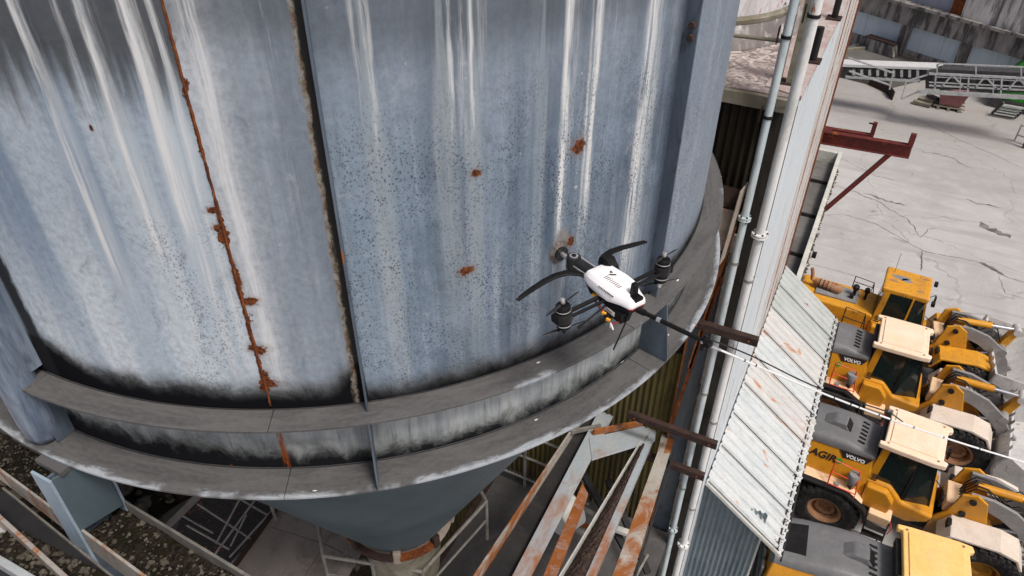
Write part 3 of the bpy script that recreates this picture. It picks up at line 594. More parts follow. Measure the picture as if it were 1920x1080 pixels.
# roof furniture
TC = V((-2.72, 10.95, 0))
tank = thing('roof_tank', 'round white peeling tank on a flared grey skirt standing on the roof', 'tank', (TC.x, TC.y, ZR))
tank_p = lambda o: (setattr(o, 'parent', tank), o)[1]
tank_p(MB().ring((0,0,0), (0,0,1), [(1.55, .004), (1.62, .004), (1.62, .05), (1.53, .34), (1.45, .34)], 48).build('skirt', M_tankg, smooth=40))
tank_p(MB().cyl((0,0,.33), (0,0,3.2), 1.48, 1.48, 48).build('drum', M_tankw, smooth=40))
tank_p(MB().ring((0,0,0), (0,0,1), [(1.48, .31), (1.55, .31), (1.56, .36), (1.485, .39)], 48).build('rusty_lip', M_fascia, smooth=40))
tank_p(MB().ring((0,0,0), (0,0,1), [(1.482, .80), (1.52, .80), (1.52, .87), (1.482, .87)], 48).build('hoop', M_rustD, smooth=40))
gr = thing('roof_guard_rail', 'single tubular guard rail in front of the roof tank', 'railing', (-1.9, 9.0, ZR))
A = py(1330, 61, 9.05); B = py(1478, 78, 9.05)
wpart(MB().cyl(A, B, .024, n=10).build('rail', M_fascia, smooth=40), gr)
wpart(MB().bar(V((B.x, 9.05, ZR)), V((B.x, 9.05, ZR+.75)), .05, .05, (0,1,0)).build('post', M_fascia), gr)
wpart(MB().bar(V((-2.6, 9.05, ZR)), V((-2.6, 9.05, A.z)), .05, .05, (0,1,0)).build('post', M_fascia), gr)
st = thing('roof_post', 'mossy angle-iron post rising from the roof between the two pipes', 'post', (-.86, 8.95, ZR))
wpart(MB().box2((-.905, 8.90, ZR), (-.89, 8.99, ZR+3.2)).build('angle_leg', M_fascia), st); wpart(MB().box2((-.889, 8.90, ZR), (-.80, 8.915, ZR+3.2)).build('angle_leg', M_fascia), st)
wpart(MB().box2((-1.0, 8.82, ZR), (-.72, 9.06, ZR+.02)).build('base_plate', M_rustD), st)
for k, (yy, lab) in enumerate(((9.75, 'short black roof stud beside the white pipe'), (11.6, 'short black roof stud farthest along the roof edge'))):
    t = thing('roof_stud', lab, 'post', (XW-.06, yy, ZR+.02), 0, 'black studs on the roof edge')
    tp = lambda o: (setattr(o, 'parent', t), o)[1]
    tp(MB().box((0,0,.012), (.2,.2,.02)).build('base_plate', M_rustD)); tp(MB().cyl((0,0,.02), (0,0,.42), .045, n=10).build('stud', M_black, smooth=40))
# ------------------------------------------------------------------ the two down pipes
def downpipe(name, X, Y, r, mat, label, zf, zb, z1=15.2):
    t = thing(name, label, 'pipe', (X, Y, 0)); tp = lambda o: (setattr(o, 'parent', t), o)[1]
    zf = sorted(zf); zs = [0]+zf+[z1]
    for i in range(len(zs)-1):
        tp(MB().cyl((0,0,zs[i]+.03), (0,0,zs[i+1]-.03), r, n=20).build('pipe_length', mat, smooth=40))
    for z in zf:
        for s in (-1, 1):
            f = tp(MB().cyl((0,0,z+s*.004), (0,0,z+s*.030), r*1.75, n=24).build('flange', mat, smooth=40, bev=.003))
        for k in range(6):
            a = k*math.pi/3; q = V((r*1.5*math.cos(a), r*1.5*math.sin(a), z)); tp(MB().cyl(q-V((0,0,.045)), q+V((0,0,.045)), .012, n=6).build('bolt', M_rustD))
    for z in zb:
        tp(MB().ring((0,0,z), (0,0,1), [(r+.001,-.018), (r+.010,-.018), (r+.010,.018), (r+.001,.018)], 20).build('clamp_band', M_rail if z < 12.9 else M_black, smooth=40))
        tp(MB().box((-.02, .12, z), (.05, .22, .035)).build('bracket_arm', M_rail))
        tp(MB().box((-r-.04, .02, z), (.012, .07, .18)).build('bracket_plate', M_rustD))
    return t
downpipe('down_pipe', -.945, 8.3, .046, M_pipeb, 'pale blue thinner down pipe, the left of the two on the building corner', [11.62, 5.25], [13.85, 12.95, 10.95, 8.6, 6.4])
downpipe('down_pipe', -.725, 8.3, .058, M_pipew, 'white thicker down pipe, the right of the two on the building corner', [11.44, 4.95], [14.1, 10.75, 8.1, 6.0])
for k, (xa, xb, z, lab) in enumerate(((-1.35, -.40, 9.92, 'uppermost of three dark brown steel straps crossing the pipes'), (-2.0, -.575, 7.77, 'middle of three dark brown steel straps crossing the pipes'), (-1.9, -.64, 6.99, 'lowest of three dark brown steel straps crossing the pipes'))):
    t = thing('pipe_strap', lab, 'bracket', (xa, 8.12, z), 0, 'steel straps crossing the pipes'); tp = lambda o: (setattr(o, 'parent', t), o)[1]
    tp(MB().box(((xb-xa)/2, -.003, 0), (xb-xa, .014, .115)).build('leg', M_rustD, bev=.002)); tp(MB().box(((xb-xa)/2, .045, .052), (xb-xa-.01, .08, .012)).build('leg', M_rustD, bev=.002))
    for xx in (.12, xb-xa-.12): tp(MB().cyl((xx, -.03, 0), (xx, -.008, 0), .016, n=6).build('bolt', M_rust))
# beige chute between ring and pipes
ch = thing('chute', 'open beige sheet-metal chute between the silo ring and the pipes', 'chute', (-1.2, 8.2, 11))
A = [(-1.32, 8.05, 11.45), (-1.10, 8.05, 11.45), (-1.02, 8.45, 11.95), (-1.30, 8.45, 11.95)]
def sheet(P, nrm, th=.012): return MB().prism(P, (0,0,0), V(nrm)*th)
wpart(sheet([(-1.33, 8.10, 11.20), (-1.10, 8.10, 11.20), (-1.06, 8.22, 11.72), (-1.33, 8.22, 11.72)], (0,1,0)).build('floor_sheet', M_chute), ch)
wpart(sheet([(-1.09, 8.0, 11.05), (-1.075, 8.20, 11.05), (-1.02, 8.40, 12.05), (-1.045, 8.12, 12.05)], (1,0,0)).build('side_sheet', M_chute), ch)
wpart(sheet([(-1.345, 8.0, 11.05), (-1.345, 8.20, 11.05), (-1.33, 8.40, 12.05), (-1.345, 8.12, 12.05)], (-1,0,0)).build('side_sheet', M_chute), ch)
wpart(sheet([(-1.33, 8.30, 11.7), (-1.06, 8.30, 11.7), (-1.05, 8.36, 11.95), (-1.32, 8.36, 11.95)], (0,1,0)).build('back_sheet', M_rustD), ch)
# slanted rusty posts running down beside the chute
for (p0, p1, w_, m_, lab) in (((1376,428),(1292,690),.05,M_orange,'narrow orange rusted post running down beside the pale blue pipe'), ((1352,520),(1258,800),.05,M_rust,'dark rust post just right of the silo ring')):
    A = py(*p0, 8.42); B = py(*p1, 8.42); t = thing('rusty_post', lab, 'post', (B.x, B.y, B.z))
    wpart(MB().bar(A, B, w_, .012, (0,1,0)).build('leg', m_), t); wpart(MB().bar(A+V((w_/2-.006,.03,0)), B+V((w_/2-.006,.03,0)), .01, .05, (0,1,0)).build('leg', m_), t)
# ------------------------------------------------------------------ lean-to
XE, ZT, ZE, Y0, Y1 = .87, 5.86, 4.70, 9.05, 16.35
ln = thing('lean_to_shed', 'low lean-to with ribbed white sheet roof sloping down over the loaders', 'shed', (0, 12.5, 0))
dv = V((XE-XW-.02, 0, ZE-ZT)); Lr = dv.length; dv.normalize(); nr = V((-dv.z, 0, dv.x)); nr = nr if nr.z > 0 else -nr
n = 8; wsh = (Y1-Y0)/n
for i in range(n):
    mt = {7: M_leang, 6: M_leang, 5: M_leanr, 4: M_leanr, 3: M_leanr}.get(i, M_lean)
    if i == 4: mt = M_lean
    s = corr((XW+.02, Y0+i*wsh-.02, ZT+.003*(i % 2)), (0,1,0), wsh+.03, dv, Lr+random.uniform(-.03,.05), nr, (wsh)/4, .037, .14, 32)
    wpart(s.build('roof_sheet', mt, smooth=30), ln)
    wpart(MB().bar(V((XW+.05, Y0+i*wsh+.005, ZT+.022)), V((XW+.05, Y0+i*wsh+.005, ZT+.022))+dv*(Lr-.1), .012, .012, nr).build('lap_seam', M_face), ln)
wpart(MB().bar((XE-.10, Y0+.05, ZE+.03), (XE-.10, Y1, ZE+.03), .06, .10).build('eave_purlin', M_rustD), ln)
wpart(MB().bar((XE+.03, Y0-.04, ZE-.10), (XE+.03, Y1+.02, ZE-.10), .03, .07).build('eave_gutter', M_web), ln)
wpart(corr((XW+.01, Y0+.30, 0), (1,0,0), 1.14, (0,0,1), 5.25, (0,-1,0), .095, .022, 0, 8).build('end_cladding', M_corr, smooth=60), ln)
# upper slanted piece of cladding under the verge
e = MB(); P = []
nseg = 96
for i in range(nseg+1):
    xx = XW+.01+1.14*i/nseg; zt = ZT-.03+(xx-XW)/(XE-XW)*(ZE-ZT); h = .022*math.cos(2*math.pi*((xx-XW-.01)/.095))
    P += [(xx, Y0+.295-h, 3.2), (xx, Y0+.295-h, min(zt, 9))]
wpart(e.add(P, [(2*i, 2*i+2, 2*i+3, 2*i+1) for i in range(nseg)]).build('end_cladding', M_corr, smooth=60), ln)
wpart(MB().box2((.455, Y0+.28, 0), (.50, Y0+.36, 4.9)).build('corner_trim', M_gutw), ln)
wpart(MB().box2((.46, Y0+.37, 0), (.48, Y1, 4.85)).build('long_wall', M_corr), ln)
wpart(MB().bar((XW+.02, Y0-.03, ZT-.01), V((XW+.02, Y0-.03, ZT-.01))+dv*Lr, .03, .06, nr).build('verge_trim', M_gutw), ln)
# grit and moss crumbs caught along the eave
gm = MB()
for i in range(420):
    yy = random.uniform(Y0, Y1); q = V((XW+.02, yy, ZT))+dv*(Lr-abs(random.gauss(0, .07))-.05)+nr*.03
    r = random.choice((.005,.008,.011,.018))*random.uniform(.6,1.2); a = random.random()*6.28
    gm.add([q+V((r*math.cos(a+k*1.57), r*math.sin(a+k*1.57)*1.3, 0)) for k in range(4)]+[q+V((0,0,r*.9))], [(0,1,4),(1,2,4),(2,3,4),(3,0,4),(3,2,1,0)])
tag(wpart(gm.build('eave_grit', M_stone), ln), kind='stuff')
# ------------------------------------------------------------------ concrete gutter trough along the wall beyond the lean-to
gt = thing('annex', 'low annex with white kerbed roof trough just beyond the lean-to', 'building', (-1.5, 20, 0))
ZG, YG0, YG1 = 5.42, 16.44, 24.3
wpart(MB().box2((-.37, YG0, ZG-.62), (-.25, YG1, ZG)).build('outer_kerb', M_gutw, bev=.008), gt)
wpart(MB().box2((-2.6, YG0, ZG-.55), (-.372, YG1-.13, ZG-.40)).build('trough_floor', M_gconc), gt)
wpart(MB().box2((-2.6, YG1-.128, ZG-.55), (-.372, YG1, ZG-.02)).build('end_kerb', M_gutw, bev=.008), gt)
wpart(MB().box2((-2.5, YG0, 0), (-.33, YG1-.05, ZG-.56)).build('wall', M_gconc), gt)
for yy in (18.2, 20.4, 22.6): wpart(MB().box2((-2.5, yy, ZG-.398), (-.374, yy+.06, ZG-.30)).build('floor_batten', M_web), gt)
gm = MB()
for i in range(150):
    q = V((-.25+abs(random.gauss(0, .03)), random.uniform(YG0, YG1), ZG-.62)); r = random.uniform(.02, .055); a = random.random()*6
    gm.add([q+V((r*math.cos(a+k*1.57), r*math.sin(a+k*1.57)*1.3, 0)) for k in range(4)]+[q+V((0,0,r))], [(0,1,4),(1,2,4),(2,3,4),(3,0,4),(3,2,1,0)])
tag(wpart(gm.build('kerb_grit', M_stone), gt), kind='stuff')
fl = thing('flood_lamp', 'small dark lamp head on a thin arm over the annex kerb', 'lamp', (-.6, 16.5, 5.6))
wpart(MB().cyl(px(1473,521,-.6), px(1509,485,-.42), .028, n=8).build('arm', M_black, smooth=40), fl); wpart(MB().cyl(px(1505,489,-.42), px(1512,482,-.42), .07, n=10).build('head', M_black, smooth=40), fl)
jb = thing('junction_box', 'small black box bracketed on the outside of the annex kerb', 'box', (-.2, 17.9, 5))
q = px(1527,478,-.16); wpart(MB().box(q, (.14,.22,.16)).build('case', M_black, bev=.006), jb); wpart(MB().box(q-V((.078,0,0)), (.015,.32,.22)).build('mount_plate', M_rustD), jb)
# ------------------------------------------------------------------ red bracket on the far corner
rb = thing('red_bracket', 'oxide red steel bracket with two upright stubs sticking out from the far wall corner', 'bracket', (-.6, 17.8, 8.6))
def ibeam(m, a, b, h, wd, t=.02):
    a, b = V(a), V(b); m.bar(a+V((0,0,h/2-t/2)), b+V((0,0,h/2-t/2)), wd, t); m.bar(a-V((0,0,h/2-t/2)), b-V((0,0,h/2-t/2)), wd, t); m.bar(a, b, t*.8, h-2*t); return m
YR = 16.62
a, b = py(1540,256,YR), py(1708,284,YR); wpart(ibeam(MB(), a, b, .29, .14).build('beam', M_red), rb)
c0, c1 = py(1704,282,YR), py(1718,252,YR); wpart(MB().box2((b.x-.11, YR-.055, b.z+.147), (b.x, YR+.055, c1.z)).build('upright_stub', M_red, bev=.004), rb)
wpart(MB().bar(py(1668,289,YR), py(1548,392,YR), .09, .10, (0,1,0)).build('brace', M_red, bev=.004), rb)
a2, b2_ = py(1535,246,YR+.55), py(1636,262,YR+.55); wpart(ibeam(MB(), a2, b2_, .24, .13).build('beam', M_red), rb)
c1 = py(1633,228,YR+.55); wpart(MB().box2((b2_.x-.09, YR+.50, b2_.z+.122), (b2_.x, YR+.60, c1.z)).build('upright_stub', M_red, bev=.004), rb)
wpart(MB().box((b2_.x-.13, YR+.55, b2_.z+.36), (.08,.03,.03)).build('pin', M_rustD), rb)
wpart(MB().box2((a.x+.02, YR+.07, a.z-.06), (a.x+.16, YR+.48, a.z+.06)).build('tie_beam', M_red), rb)
# ================================================================== beams, decks and conveyors under the silo
# --- left: sloping channel beams; plane rises towards +X
PL = (V((-4, 0, 12.07)), V((-.414, 0, 1)))
def L(x, y, dz=0): q = ppl(x, y, *PL); return q+V((0,0,dz))
def ext(a, b, k0, k1): a, b = V(a), V(b); d = b-a; return a-d*k0, b+d*k1
dL = (L(270,1080)-L(0,880)).normalized(); upL = V((0,0,1)); sdL = V((-dL.y, dL.x, 0)).normalized()   # sdL points to +Y (away)
b1 = thing('channel_beam', 'cream and orange rusted channel beam full of mossy debris behind the blue column', 'beam', (-4.5, 1.5, 11.8))
A, B = ext(L(0,880), L(270,1080), .5, .5)
wpart(MB().bar(A-V((0,0,.11)), B-V((0,0,.11)), .018, .22).build('near_flange', M_cream, bev=.002), b1)
A2, B2 = A+sdL*.30, B+sdL*.30
wpart(MB().bar(A2-V((0,0,.075)), B2-V((0,0,.075)), .018, .15).build('far_flange', M_rail, bev=.002), b1)
wpart(MB().bar((A+A2)/2-V((0,0,.14)), (B+B2)/2-V((0,0,.14)), .28, .012).build('web_plate', M_rustD), b1)
def rubble(name, A, B, side, w, z, par, n, mat, rmin=.012, rmax=.045, amp=.03, lay=True):
    """lumpy bed of debris between A and B, width w along side"""
    A, B = V(A), V(B); m = MB(); nu, nv = 60, 10; P = []
    for i in range(nu+1):
        for j in range(nv+1):
            q = A+(B-A)*(i/nu)+side*(w*(j/nv)); P.append(q+V((0,0,z+random.uniform(-amp,amp)+amp*math.sin(i*.7+j))))
    bed = m.add(P, [(i*(nv+1)+j, (i+1)*(nv+1)+j, (i+1)*(nv+1)+j+1, i*(nv+1)+j+1) for i in range(nu) for j in range(nv)]).build(name, mat, par, smooth=60)
    if par is not None: bed.matrix_parent_inverse = Matrix.Translation(-par.location)
    g = MB()
    for i in range(n):
        q = A+(B-A)*random.random()+side*(w*random.uniform(.04,.96))+V((0,0,z+amp*.6)); r = random.uniform(rmin, rmax)*(random.random()**.8+.35)
        mm = Matrix.Rotation(random.random()*6, 3, 'Z')@Matrix.Rotation(random.uniform(-.6,.6), 3, 'X')
        k = 6; P = [mm@V((r*math.cos(t*6.283/k)*random.uniform(.6,1.3), r*math.sin(t*6.283/k)*random.uniform(.6,1.3), random.uniform(-.1,.1)*r)) for t in range(k)]
        P2 = [p*.6+mm@V((0,0,r*random.uniform(.15,.6))) for p in P]
        g.add([q+p for p in P+P2], [tuple(range(2*k-1, k-1, -1))[::-1]]+[(t, (t+1) % k, k+(t+1) % k, k+t) for t in range(k)])
    s = g.build('loose_stones', M_stone, par)
    if par is not None: s.matrix_parent_inverse = Matrix.Translation(-par.location)
    tag(bed, kind='stuff'); tag(s, kind='stuff'); return bed
rubble('debris_fill', A, B, sdL, .29, -.085, b1, 700, M_debris, .006, .018, .016)
b2 = thing('dark_web_beam', 'wide dark grey sloping beam with pale edges at the lower left', 'beam', (-4.3, 1.25, 11.7))
A, B = ext(L(0,970), L(120,1080), .6, 1.3)
dd = sdL*.195
wpart(MB().bar(A-V((0,0,.11)), B-V((0,0,.11)), .03, .22).build('near_flange', M_cream, bev=.003), b2)
wpart(MB().bar(A+dd-V((0,0,.20)), B+dd-V((0,0,.20)), .016, .08).build('far_flange', M_rail, bev=.003), b2)
wpart(MB().bar(A+dd*.5-V((0,0,.20)), B+dd*.5-V((0,0,.20)), .18, .012).build('web_plate', M_web), b2)
b3 = thing('edge_beam', 'pale flange beam in the extreme lower left corner', 'beam', (-4.1, 1.0, 11.9))
A, B = ext(L(0,1050), L(50,1080), 1.2, 2.)
wpart(MB().bar(A-V((0,0,.05)), B-V((0,0,.05)), .05, .10).build('flange', M_lean, bev=.003), b3); wpart(MB().bar(A-sdL*.1-V((0,0,.1)), B-sdL*.1-V((0,0,.1)), .2, .012).build('web_plate', M_web), b3)
soil2 = rubble('soil_bed', A+sdL*.03, B+sdL*.03, sdL, .23, -.10, None, 160, M_debris, .01, .03, .01)
# debris heap lying on a slab further left, below the ring
sl_ = thing('debris_slab', 'slab heaped with dark leafy debris at the left edge under the silo ring', 'slab', (-6.3, 2.4, 10))
P = [pz(-150,800,10.6), pz(-150,960,10.6), pz(120,960,10.6), pz(140,880,10.6)]
A, B = ext(L(0,880), L(270,1080), .8, .4)
wpart(MB().prism([q-V((0,0,.12)) for q in (V((-9.5,1.9,10.7)), V((-4.6,1.7,10.7)), V((-4.6,3.0,10.7)), V((-9.5,3.2,10.7)))], (0,0,0), (0,0,.1)).build('slab', M_gconc), sl_)
rubble('debris_heap', V((-9.5,1.85,10.7)), V((-4.6,1.7,10.7)), V((0,1,0)), 1.25, .06, sl_, 500, M_debris, .03, .085, .05)
# --- decks below the cone
ZD = 6.2
dk = thing('checker_deck', 'worn checker-plate walkway deck below the silo cone', 'platform', (-5.5, 5, ZD))
def slab(P, z, th): return MB().prism([(q[0], q[1], z) for q in P], (0,0,-th), (0,0,0))
c = [pz(548,905,ZD), pz(425,1090,ZD), pz(330,1250,ZD), pz(760,1250,ZD), pz(900,1020,ZD), pz(800,880,ZD)]
cuts2 = [(pz(560,890,ZD), pz(425,1090,ZD), pz(560,1150,ZD), pz(700,900,ZD)), ]
def quad(a, b, c_, d): return [V(a), V(b), V(c_), V(d)]
p_a, p_b = pz(575,880,ZD), pz(420,1095,ZD); p_c, p_d = pz(690,880,ZD), pz(560,1095,ZD); p_e, p_f = pz(840,900,ZD), pz(750,1110,ZD)
mid1, mid2 = pz(500,985,ZD), pz(610,1020,ZD)
for q in (quad(p_a, mid1, mid2, p_c), quad(mid1, p_b, pz(520,1160,ZD), mid2), quad(p_c, mid2, pz(670,1050,ZD), pz(760,890,ZD)), quad(mid2, pz(520,1160,ZD), pz(600,1180,ZD), pz(670,1050,ZD))):
    cen = sum(q, V())/4; q = [cen+(v-cen)*.985 for v in q]
    wpart(slab(q, ZD, .02).build('deck_plate', M_conc), dk)
wpart(MB().bar(p_a+V((0,0,.06)), p_b+V((0,0,.06)), .02, .14).build('toe_board', M_rustD), dk)
wpart(MB().bar(pz(752,880,ZD)+V((0,0,.02)), pz(585,1140,ZD)+V((0,0,.02)), .05, .06).build('deck_joist', M_rail), dk)
# raised tread pattern on the plates
tm = MB(); ux = (p_b-p_a).normalized(); uy = V((-ux.y, ux.x, 0))
for i in range(70):
    for j in range(34):
        q = p_a+ux*(i*.045)+uy*(j*.045+.02)
        if (i+j) % 2: s, t_ = ux, uy
        else: s, t_ = uy, ux
        tm.add([q-s*.014, q-t_*.004, q+s*.014, q+t_*.004, q+V((0,0,.006))], [(0,1,4),(1,2,4),(2,3,4),(3,0,4)])
tag(wpart(tm.build('tread_pattern', M_conc, loc=None), dk), kind='stuff').location.z += .001
# hexagon guard rail round the outlet
hr = thing('guard_rail', 'pale tubular guard rail zigzagging round the cone outlet', 'railing', (-4.3, 5, ZD))
zt = 7.15
pts = [pz(596,975,zt), pz(606,1042,zt), pz(792,1072,zt), pz(912,940,zt), pz(893,905,zt)]
for i in range(len(pts)-1): wpart(MB().cyl(pts[i], pts[i+1], .028, n=10).build('top_rail', M_rail, smooth=40), hr)
for q in pts[1:4]: wpart(MB().cyl(q, V((q.x, q.y, ZD)), .026, n=10).build('post', M_rail, smooth=40), hr)
for i in range(1, 3): wpart(MB().cyl(pts[i]-V((0,0,.45)), pts[i+1]-V((0,0,.45)), .02, n=8).build('mid_rail', M_rail, smooth=40), hr)
q = (pts[1]+pts[2])/2; wpart(MB().cyl(q+V((0,0,.1)), V((q.x,q.y,ZD)), .03, n=8).build('post', M_rail, smooth=40), hr)
# dark lower deck to the right
dd_ = thing('lower_deck', 'dark grey concrete deck below and right of the cone', 'platform', (-3, 6.5, 4.8))
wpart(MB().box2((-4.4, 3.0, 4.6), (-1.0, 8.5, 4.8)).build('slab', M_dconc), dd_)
wpart(MB().box2((-4.45, 3.0, 4.55), (-4.38, 8.5, 4.86)).build('edge_angle', M_rustD), dd_)
fr = thing('far_guard_rail', 'dark barred guard rail in front of the corrugated wall under the silo', 'railing', (-4, 8.3, 4.8))
for zz in (5.05, 5.65, 6.25): wpart(MB().cyl((-6.2, 8.25, zz), (-2.5, 8.25, zz), .024, n=8).build('rail', M_rail, smooth=40), fr)
for k in range(52): wpart(MB().bar((-6.1+k*.07, 8.25, 5.05), (-6.1+k*.07, 8.25, 5.65), .012, .012, (0,1,0)).build('bar', M_rustD), fr)
for k in range(4): wpart(MB().bar((-6.1+k*1.15, 8.25, 4.8), (-6.1+k*1.15, 8.25, 6.25), .04, .04, (0,1,0)).build('post', M_rail), fr)
# dark gratings at the left, lower down
gt2 = thing('grating_walkway', 'dark open-grid steel walkway with bracing under the left of the silo ring', 'walkway', (-8, 4.5, 4.9))
def grating(P0, du, nu, dv, nv, pit, z): 
    g = MB(); P0 = V(P0); du, dv = V(du), V(dv)
    for i in range(nu+1): g.bar(P0+du*(i*pit), P0+du*(i*pit)+dv*(nv*pit), .006, .03)
    for j in range(nv+1): g.bar(P0+dv*(j*pit), P0+dv*(j*pit)+du*(nu*pit), .008, .02)
    return g
g0 = pz(215,880,4.9); gx = (pz(520,1060,4.9)-g0); gx.z = 0; gx.normalize(); gy = V((-gx.y, gx.x, 0))
for k in range(3):
    tag(wpart(grating(g0+gx*(k*1.75)-gy*1.2, gx, 40, gy, 62, .042, 4.9).build('grating_panel', M_grate), gt2), kind='stuff')
    wpart(MB().bar(g0+gx*(k*1.75-.03)-gy*1.2-V((0,0,.05)), g0+gx*(k*1.75-.03)+gy*1.5-V((0,0,.05)), .05, .12).build('joist', M_rail), gt2)
for (p0, p1, z) in (((232,905),(400,1000),5.4), ((370,945),(500,1030),5.4), ((350,985),(430,1030),5.4), ((480,935),(395,1050),5.6), ((450,935),(405,1020),5.6), ((517,950),(430,1045),5.6), ((462,965),(432,1025),5.3), ((440,930),(560,1000),5.5)):
    wpart(MB().cyl(pz(*p0, z), pz(*p1, z-.25), .018, n=8).build('brace', M_rail, smooth=40), gt2)
wpart(MB().cyl(pz(505,935,6.6), pz(520,983,6.1), .028, n=8).build('brace', M_rail, smooth=40), gt2)
wpart(sheet([pz(300,985,5.5), pz(330,1000,5.5), pz(345,960,5.7), pz(325,950,5.7)], (0,0,1), .02).build('bent_plate', M_web), gt2)
wpart(MB().cyl(pz(275,945,5.4), pz(350,950,5.4), .05, n=10).build('roller', M_black, smooth=40), gt2)
dps = thing('pit_floor', 'dark dirty pit floor far below the walkways', 'floor', (-8, 5, 0)); dps['kind'] = 'structure'
for k in ('label', 'category'): del dps[k]
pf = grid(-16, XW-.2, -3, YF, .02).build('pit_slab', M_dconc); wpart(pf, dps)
rubble('pit_rubble', V((-9,2.0,.05)), V((-1.2,2.0,.05)), V((0,1,0)), 6, .05, None, 500, M_debris, .05, .16, .05)
# --- right: inclined conveyor frames, plane falls towards +Y
PR = (V((0, 8, 7.3)), V((0, .33, 1)))
def Rp(x, y, dz=0): return ppl(x, y, *PR)+V((0,0,dz))
upR = V((0, .33, 1)).normalized()
def flatq(P, th=.02): return MB().prism(P, -upR*th, (0,0,0))
def strip(name, a0, a1, b0, b1, mat, par, th=.02, k0=0, k1=.5, dz=0):
    """plate in the sloping plane: left edge a0->a1, right edge b0->b1 (far to near)"""
    A0, A1 = ext(Rp(*a0, dz), Rp(*a1, dz), k0, k1); B0, B1 = ext(Rp(*b0, dz), Rp(*b1, dz), k0, k1)
    return wpart(flatq([A0, A1, B1, B0], th).build(name, mat, bev=.002), par)
cv1 = thing('inclined_conveyor', 'wide dark conveyor frame with rusty cream left edge running under the silo', 'conveyor', (-2.4, 6.5, 7.5))
A, B = ext(Rp(1066,815), Rp(890,1080), .35, .6); wpart(MB().bar(A-V((0,0,.1)), B-V((0,0,.1)),   .03, .22).build('side_flange', M_creamr, bev=.003), cv1)
A2 = A+V((.05,0,-.12)); B2 = B+V((.05,0,-.12)); C2, D2 = ext(Rp(1140,780,-.14), Rp(960,1080,-.14), .2, .6)
wpart(MB().prism([A2, B2, D2, C2], (0,0,-.02), (0,0,0)).build('belt', M_web), cv1)
wpart(MB().bar(Rp(1070,812,.02), Rp(1125,800,.02), .05, .06).build('cross_tie', M_rail), cv1)
cv2 = thing('bracing_frame', 'pale blue and orange rusted flat-steel bracing frame under the silo ring', 'frame', (-2, 6.5, 7.5))
strip('diagonal', (1128,760), (960,1080), (1168,745), (996,1080), M_bluerust, cv2, .025, .08, .5)
strip('diagonal', (1092,905), (1018,1080), (1103,925), (1044,1080), M_orange, cv2, .10, 0, .6, -.01)
wpart(flatq([Rp(1104,822,.012), Rp(1110,862,.012), Rp(1228,826,.012), Rp(1230,794,.012)], .03).build('tie_plate', M_bluerust, bev=.002), cv2)
wpart(MB().bar(Rp(1112,815,.06), Rp(1232,792,.06), .05, .10).build('tie_flange', M_orange), cv2)
cv3 = thing('soil_conveyor', 'narrow conveyor trough carrying crumbly brown soil between rusty side plates', 'conveyor', (-1.6, 6.5, 7.5))
A, B = ext(Rp(1170,880), Rp(1050,1080), .35, .6); wpart(MB().bar(A-V((0,0,.06)), B-V((0,0,.06)), .018, .16).build('side_plate', M_gutw, bev=.002), cv3)
strip('side_plate', (1218,812), (1098,1080), (1230,812), (1116,1080), M_bluerust, cv3, .14, .08, .6)
E0, F0 = ext(Rp(1222,815,-.1), Rp(1106,1080,-.1), .08, .6)
A3, B3 = A+V((.012,0,-.12)), B+V((.012,0,-.12))
wpart(MB().prism([A3, B3, F0+V((0,0,-.02)), E0+V((0,0,-.02))], (0,0,-.02), (0,0,0)).build('belt', M_rustD), cv3)
m = MB(); P = []; nu, nv = 110, 12
for i in range(nu+1):
    a = A3+(B3-A3)*(i/nu); e = E0+(F0-E0)*(i/nu)
    for j in range(nv+1):
        s = .03+.94*j/nv; P.append(a+(e-a)*s+V((0,0,.02+.10*math.sin(math.pi*s)+random.uniform(-.014,.014)+.012*math.sin(i*.9+j*2))))
tag(wpart(m.add(P, [(i*(nv+1)+j, (i+1)*(nv+1)+j, (i+1)*(nv+1)+j+1, i*(nv+1)+j+1) for i in range(nu) for j in range(nv)]).build('soil', M_soil, smooth=60), cv3), kind='stuff')
cv4 = thing('inclined_beam', 'cream and orange rusted inclined beam forking at its upper end beside the wall', 'beam', (-1.2, 7.5, 7.3))
strip('beam_flange', (1232,850), (1148,1080), (1256,850), (1186,1080), M_creamr, cv4, .03, 0, .6)
strip('fork', (1256,752), (1232,850), (1272,770), (1256,850), M_creamr, cv4, .03, .0, 0, .003)
strip('fork', (1285,715), (1244,850), (1296,715), (1257,850), M_orange, cv4, .03, .15, 0, .006)
A, B = ext(Rp(1262,850,-.1), Rp(1190,1080,-.1), .0, .6); wpart(MB().bar(A, B, .02, .2).build('web_plate', M_web), cv4)
# cross members and struts lower down
lw = thing('lower_framework', 'grey lower struts and cross members behind the inclined conveyors', 'frame', (-1.8, 7, 5.5))
for (p0, p1, z0, z1, r, mt) in (((1095,890),(1200,1080),6.2,6.0,.07,M_web), ((1120,980),(1195,1005),6.3,6.3,.06,M_gutw), ((1075,990),(1110,1010),6.3,6.3,.05,M_rail), ((1085,980),(1130,1000),5.9,5.8,.05,M_rust), ((1075,945),(1135,975),6.0,5.9,.05,M_rail), ((1140,900),(1215,1075),5.6,5.4,.07,M_web), ((1190,1085),(1215,1040),6.8,6.8,.02,M_rail)):
    wpart(MB().bar(pz(*p0, z0), pz(*p1, z1), r*1.6, r*1.2).build('strut', mt, bev=.004), lw)
wp = thing('conveyor_drum', 'pale green-grey conveyor drum glimpsed between the orange braces', 'drum', (-2.0, 5.6, 6.4))
wpart(MB().cyl(pz(1040,975,6.6), pz(1075,950,6.6), .30, n=24).build('shell', M_gutw, smooth=40, bev=.02), wp); wpart(MB().cyl(pz(1035,979,6.6), pz(1079,947,6.6), .05, n=12).build('shaft', M_web, smooth=40), wp)
